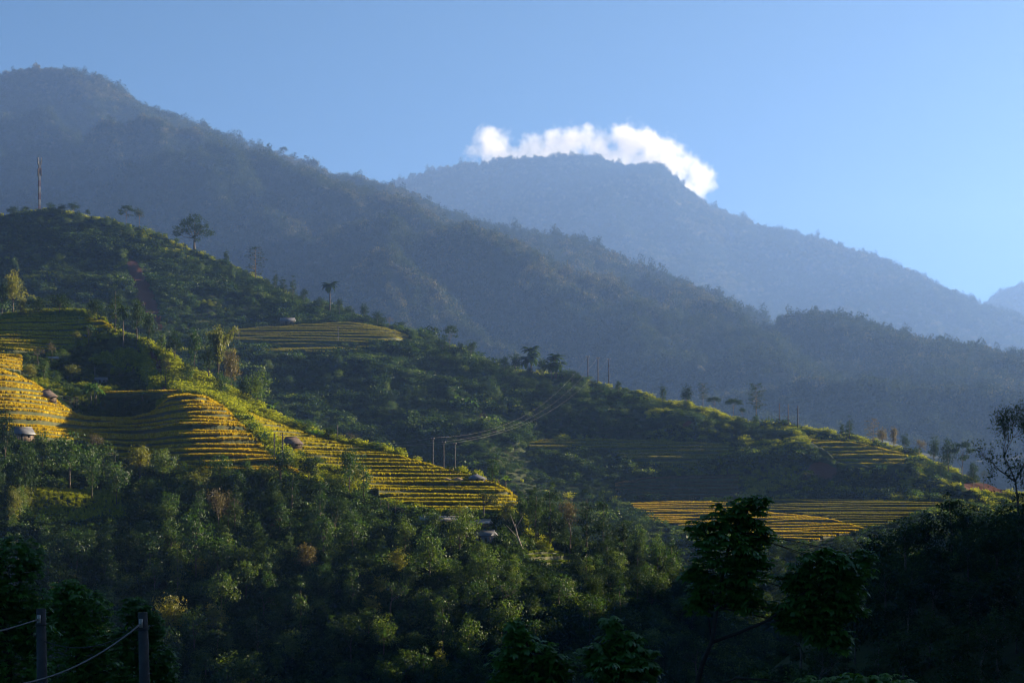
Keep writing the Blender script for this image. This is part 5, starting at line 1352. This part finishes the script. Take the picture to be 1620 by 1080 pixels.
def near_tree(label, Y, blobs, stems, n_spray, leaf, mat='leaf_near', name='sapling', cat='tree', seed=1, depth=.8, anchor=None, zbase=None):
    """blobs: (px,py,rx,ry) in photo pixels at distance Y; stems: lists of (px,py,r)"""
    rg = np.random.default_rng(seed); s = Y / F
    ax = anchor or stems[0][0][0]
    base = np.array([(ax - CX) * s, Y, 0.]); base[2] = float(near_z(np.array([base[0]]), np.array([Y]))[0])
    root = bpy.data.objects.new(name, None); COL.objects.link(root); root.location = base; tag(root, label, cat)
    cs = []; rd = []
    for (a, b, ra, rb) in blobs:
        cs.append((np.array([(a - CX) * s, Y + rg.uniform(-.5, .5) * ra * s * depth, (HZ - b) * s]) - base)); rd.append((ra * s, ra * s * depth, rb * s))
    V, Q, T, tn = leafy(rg, cs, rd, n_spray, leaf)
    link('crown', mesh_np('crown', V, [Q, T], [M[mat]], False, tn), root)
    for j, st in enumerate(stems):
        mb = MB(); pts = [np.array([(a - CX) * s, Y + .12 * math.sin(i * 1.7 + j), (HZ - b) * s]) - base for i, (a, b, r) in enumerate(st)]
        rr = [r for _, _, r in st]
        if j == 0: pts = [np.array([0, 0, -.4])] + pts; rr = [rr[0] * 1.3] + rr
        mb.tube(pts, rr, 7)
        if j == 0:
            for c in cs[::1]:
                q = pts[-1]; q2 = min(pts[1:], key=lambda p_: np.linalg.norm(p_ - c)); mb.tube([q2, (q2 + c) / 2 + np.array([0, 0, .05]), c], [rr[-1] * .8, rr[-1] * .5, rr[-1] * .2], 5)
        link('trunk' if j == 0 else 'branch', mb.mesh('trunk', [M['bark_near']], True), root)
    return root
near_tree('slender foreground sapling with an upright leafy crown and a second crown on its right branch', 55,
          [(1168, 812, 42, 28), (1120, 835, 34, 22), (1190, 845, 36, 26), (1148, 870, 52, 32), (1105, 905, 30, 24), (1180, 900, 44, 30), (1140, 935, 52, 30), (1200, 880, 22, 18), (1105, 950, 28, 20), (1180, 950, 34, 24), (1200, 792, 18, 10),
           (1300, 890, 50, 26), (1350, 905, 34, 22), (1260, 920, 34, 24), (1315, 935, 58, 32), (1275, 965, 50, 26), (1340, 965, 36, 26), (1240, 965, 28, 20), (1300, 1000, 34, 26), (1365, 880, 20, 12), (1330, 1010, 20, 20), (1255, 985, 30, 14)],
          [[(1098, 1100, .075), (1112, 1050, .06), (1126, 1014, .055), (1134, 960, .045), (1145, 900, .035), (1160, 840, .02)],
           [(1126, 1016, .05), (1170, 1000, .04), (1215, 980, .035), (1262, 945, .028), (1310, 905, .015)],
           [(1126, 1014, .025), (1120, 970, .02), (1128, 930, .012)]], 2500, .20, seed=4)
near_tree('small leafy sapling rising at the bottom edge, the left one of two', 52, [(820, 1005, 26, 20), (805, 1040, 32, 16), (850, 1030, 44, 20), (880, 1045, 32, 14), (845, 1065, 62, 22), (800, 1072, 24, 12), (818, 990, 16, 12)],
          [[(845, 1150, .05), (846, 1080, .035), (840, 1030, .02)]], 650, .19, seed=6)
near_tree('small leafy sapling rising at the bottom edge, the right one of two', 52, [(968, 985, 16, 14), (985, 1010, 34, 16), (950, 1030, 36, 16), (1005, 1030, 32, 16), (980, 1055, 60, 24), (1020, 1065, 22, 14)],
          [[(980, 1150, .05), (982, 1080, .035), (975, 1020, .02)]], 650, .19, seed=7)
near_tree('low leafy shrub along the bottom edge under the right sapling crown', 50, [(1290, 1085, 50, 20), (1350, 1078, 36, 16), (1400, 1080, 46, 18), (1440, 1092, 40, 16)],
          [[(1350, 1160, .05), (1350, 1100, .03)], [(1120, 1092, .03), (1165, 1072, .026), (1210, 1074, .02), (1260, 1084, .014)]], 420, .15, name='shrub', cat='shrub', seed=8)
near_tree('black leafy tree filling the lower left corner', 66, [(10, 880, 60, 36), (45, 900, 24, 26), (-20, 940, 60, 40), (30, 950, 50, 34), (0, 1000, 60, 40), (50, 1000, 40, 36), (20, 1060, 60, 40), (-40, 880, 40, 40)],
          [[(10, 1150, .16), (12, 1050, .12), (0, 960, .08), (-5, 900, .05)]], 2600, .17, seed=9)
near_tree('dark bushy tree between the two foreground poles', 72, [(105, 935, 34, 22), (140, 960, 40, 30), (100, 990, 44, 34), (150, 1010, 46, 36), (110, 1060, 60, 40), (170, 1060, 40, 40), (90, 960, 30, 24)],
          [[(125, 1180, .14), (125, 1080, .1), (120, 1000, .06)]], 2300, .17, seed=10)
near_tree('dark tree with small leaves behind the right foreground pole', 70, [(215, 965, 26, 24), (240, 990, 22, 28), (210, 1020, 36, 36), (250, 1045, 32, 32), (225, 1080, 50, 36), (262, 1075, 22, 26)],
          [[(228, 1180, .13), (228, 1080, .09), (222, 1010, .05)]], 1500, .17, seed=11)
# bare-branched tree at the right edge
proto('edge', branchy(12, 9, 3600, .17, levels=5, r0=.15, trunk_h=.3), None)
p = near_at(1612, 282); me, tr, h, w = get('edge', 'leaf_dark')
root = bpy.data.objects.new('tree', None); COL.objects.link(root); root.location = p; tag(root, 'dark tree with fine bare-looking branches against the haze at the right edge', 'tree')
H = (HZ - 618) / F * 282 - p[2]; root.scale = (H / h * .8, H / h * .8, H / h); root.rotation_euler = (0, 0, 1.0)
c = bpy.data.objects.new('crown', me); COL.objects.link(c); c.parent = root
c = bpy.data.objects.new('trunk', tr); COL.objects.link(c); c.parent = root

# foreground poles and cables
def near_pole(px, top, Y, lean, label):
    b = near_at(px, Y); s = Y / F
    root = bpy.data.objects.new('utility_pole', None); COL.objects.link(root); root.location = b; tag(root, label, 'utility pole')
    H = (HZ - top) * s - b[2]
    mb = MB(); mb.tube([(0, 0, -.5), (lean * .5, 0, H * .5), (lean, 0, H)], [.17, .14, .115], 12); link('shaft', mb.mesh('shaft', [M['pole_dark']], True), root)
    mb = MB(); mb.tube([(lean - .02, -.16, H - .35), (lean - .02, -.16, H - .15)], [.05, .05], 8); link('insulator', mb.mesh('insulator', [M['porcelain']], True), root)
    mb = MB(); mb.tube([(lean, 0, H - .42), (lean, 0, H - .36)], .135, 12); link('clamp', mb.mesh('clamp', [M['pole_dark']]), root)
    return (b[0] + lean, b[1] - .16, b[2] + H - .25)
q1 = near_pole(70, 962, 56, -.08, 'grey concrete pole in the lower left corner, the left and darker of two')
q2 = near_pole(234, 968, 54, -.12, 'grey concrete pole at lower left, the right and clearer of two')
c1 = wire(P(-330, 1015, 50), q1, .35, .022, 'pale cable slanting up to the left foreground pole', None, name='cable', mat='wire')
c2 = wire(P(-260, 1010, 47), (q2[0], q2[1], q2[2]), 1.25, .022, 'pale cable sagging from the left edge to the right foreground pole', None, name='cable')
c3 = wire((q1[0], q1[1], q1[2] - .5), (q2[0], q2[1], q2[2] - .05), .35, .014, 'thin dark cable between the two foreground poles', None, name='cable', mat='pole_dark')

# ------------------------------------------------------------------ cloud behind the peak
def cloud():
    m, nt, out = newmat('cloud_vapour')
    tc = nt.nodes.new('ShaderNodeTexCoord')
    Y = 13200.; mb = MB(); rg = np.random.default_rng(4)
    # puffs: px, py, r (px)
    puffs = [(765, 240, 20), (776, 222, 17), (776, 208, 9), (790, 238, 20), (810, 246, 16), (830, 240, 15), (850, 236, 18), (880, 228, 20), (905, 225, 20), (930, 222, 17), (950, 230, 20), (985, 220, 20), (1000, 232, 24), (1030, 240, 24), (1055, 252, 24), (1080, 266, 20), (1100, 282, 18), (1118, 275, 12), (1116, 296, 12), (1040, 262, 22), (960, 248, 22), (900, 246, 22), (835, 254, 18), (860, 248, 22), (790, 252, 18), (770, 255, 14), (990, 250, 22), (1010, 262, 24), (1065, 280, 20), (1085, 294, 16), (1108, 300, 14), (1020, 225, 16), (1060, 240, 14), (1095, 268, 14), (870, 216, 9), (925, 212, 8), (985, 205, 9)]
    n1 = noise_tex(nt, 0.0085, 8, tc.outputs['Object'], 0.72)
    acc = None
    for (a, b, r) in puffs:
        vd = nt.nodes.new('ShaderNodeVectorMath'); vd.operation = 'DISTANCE'; vd.inputs[1].default_value = P(a, b, Y)
        nt.links.new(tc.outputs['Object'], vd.inputs[0])
        g_ = math_n(nt, 'SUBTRACT', 1.0, math_n(nt, 'MULTIPLY', vd.outputs['Value'], 1 / (1.25 * r * Y / F)))
        acc = g_ if acc is None else math_n(nt, 'MAXIMUM', acc, g_)
    d = math_n(nt, 'ADD', acc, math_n(nt, 'MULTIPLY', math_n(nt, 'SUBTRACT', n1, 0.47), 4.6))
    c_ = nt.nodes.new('ShaderNodeClamp'); nt.links.new(math_n(nt, 'MULTIPLY', d, 1.1), c_.inputs[0]); d = c_.outputs[0]
    mu = math_n(nt, 'MULTIPLY', d, 0.012)
    v = nt.nodes.new('ShaderNodeVolumePrincipled'); v.inputs['Color'].default_value = (0.95, 0.90, 0.84, 1); v.inputs['Anisotropy'].default_value = 0.3
    nt.links.new(mu, v.inputs['Density']); nt.links.new(v.outputs[0], out.inputs['Volume'])
    import bmesh
    bm = bmesh.new(); s = Y / F
    for (a, b, r) in puffs:
        res = bmesh.ops.create_icosphere(bm, subdivisions=3, radius=r * s * 1.9)
        c = P(a, b, Y)
        for v_ in res['verts']:
            k = 1 + .12 * math.sin(v_.co.x * .05 + a) * math.cos(v_.co.z * .06 + b)
            v_.co = Vector((v_.co.x * k + c[0], v_.co.y * .9 * k + c[1], v_.co.z * k + c[2]))
    me = bpy.data.meshes.new('cloud'); bm.to_mesh(me); bm.free(); me.materials.append(m)
    o = link('cloud', me)
    rm = o.modifiers.new('remesh', 'REMESH'); rm.mode = 'VOXEL'; rm.voxel_size = 20.0
    m.cycles.volume_step_rate = 1.0
    tag(o, 'bright white cloud hugging the top of the far peak', 'cloud', None, 'stuff')
cloud()

# ------------------------------------------------------------------ haze
m, nt, out = newmat('haze_air')
v = nt.nodes.new('ShaderNodeVolumePrincipled')
v.inputs['Color'].default_value = (*HAZE_COLOR, 1); v.inputs['Density'].default_value = HAZE_DENSITY; v.inputs['Anisotropy'].default_value = 0.5
nt.links.new(v.outputs[0], out.inputs['Volume'])
mb = MB(); mb.box((0, 5500, 870), (13600, 14200, 1862)); haze = link('haze', mb.mesh('haze', [m]))
tag(haze, 'pale blue haze filling the valleys between the ridges', 'haze', None, 'stuff')
print('objects', len(bpy.data.objects))

# look-alikes get their place in the row, left to right
ORD = ['second', 'third', 'fourth', 'fifth', 'sixth', 'seventh', 'eighth', 'ninth', 'tenth', 'eleventh', 'twelfth']
by = {}
for o in scene.objects:
    if o.get('label') and o.get('category') and o.get('kind') is None: by.setdefault(o['label'], []).append(o)
for l, os_ in by.items():
    if 1 < len(os_) <= 12:
        os_.sort(key=lambda o: o.location.x / (o.location.y or 1.0))
        for k, o in enumerate(os_):
            o['label'] = l + (', leftmost such' if k == 0 else ', rightmost such' if k == len(os_) - 1 else ', %s such from left' % ORD[k - 1])
for o in scene.objects:
    if o.get('label') and len(o['label'].split()) > 16: print('LONG', o['label'])
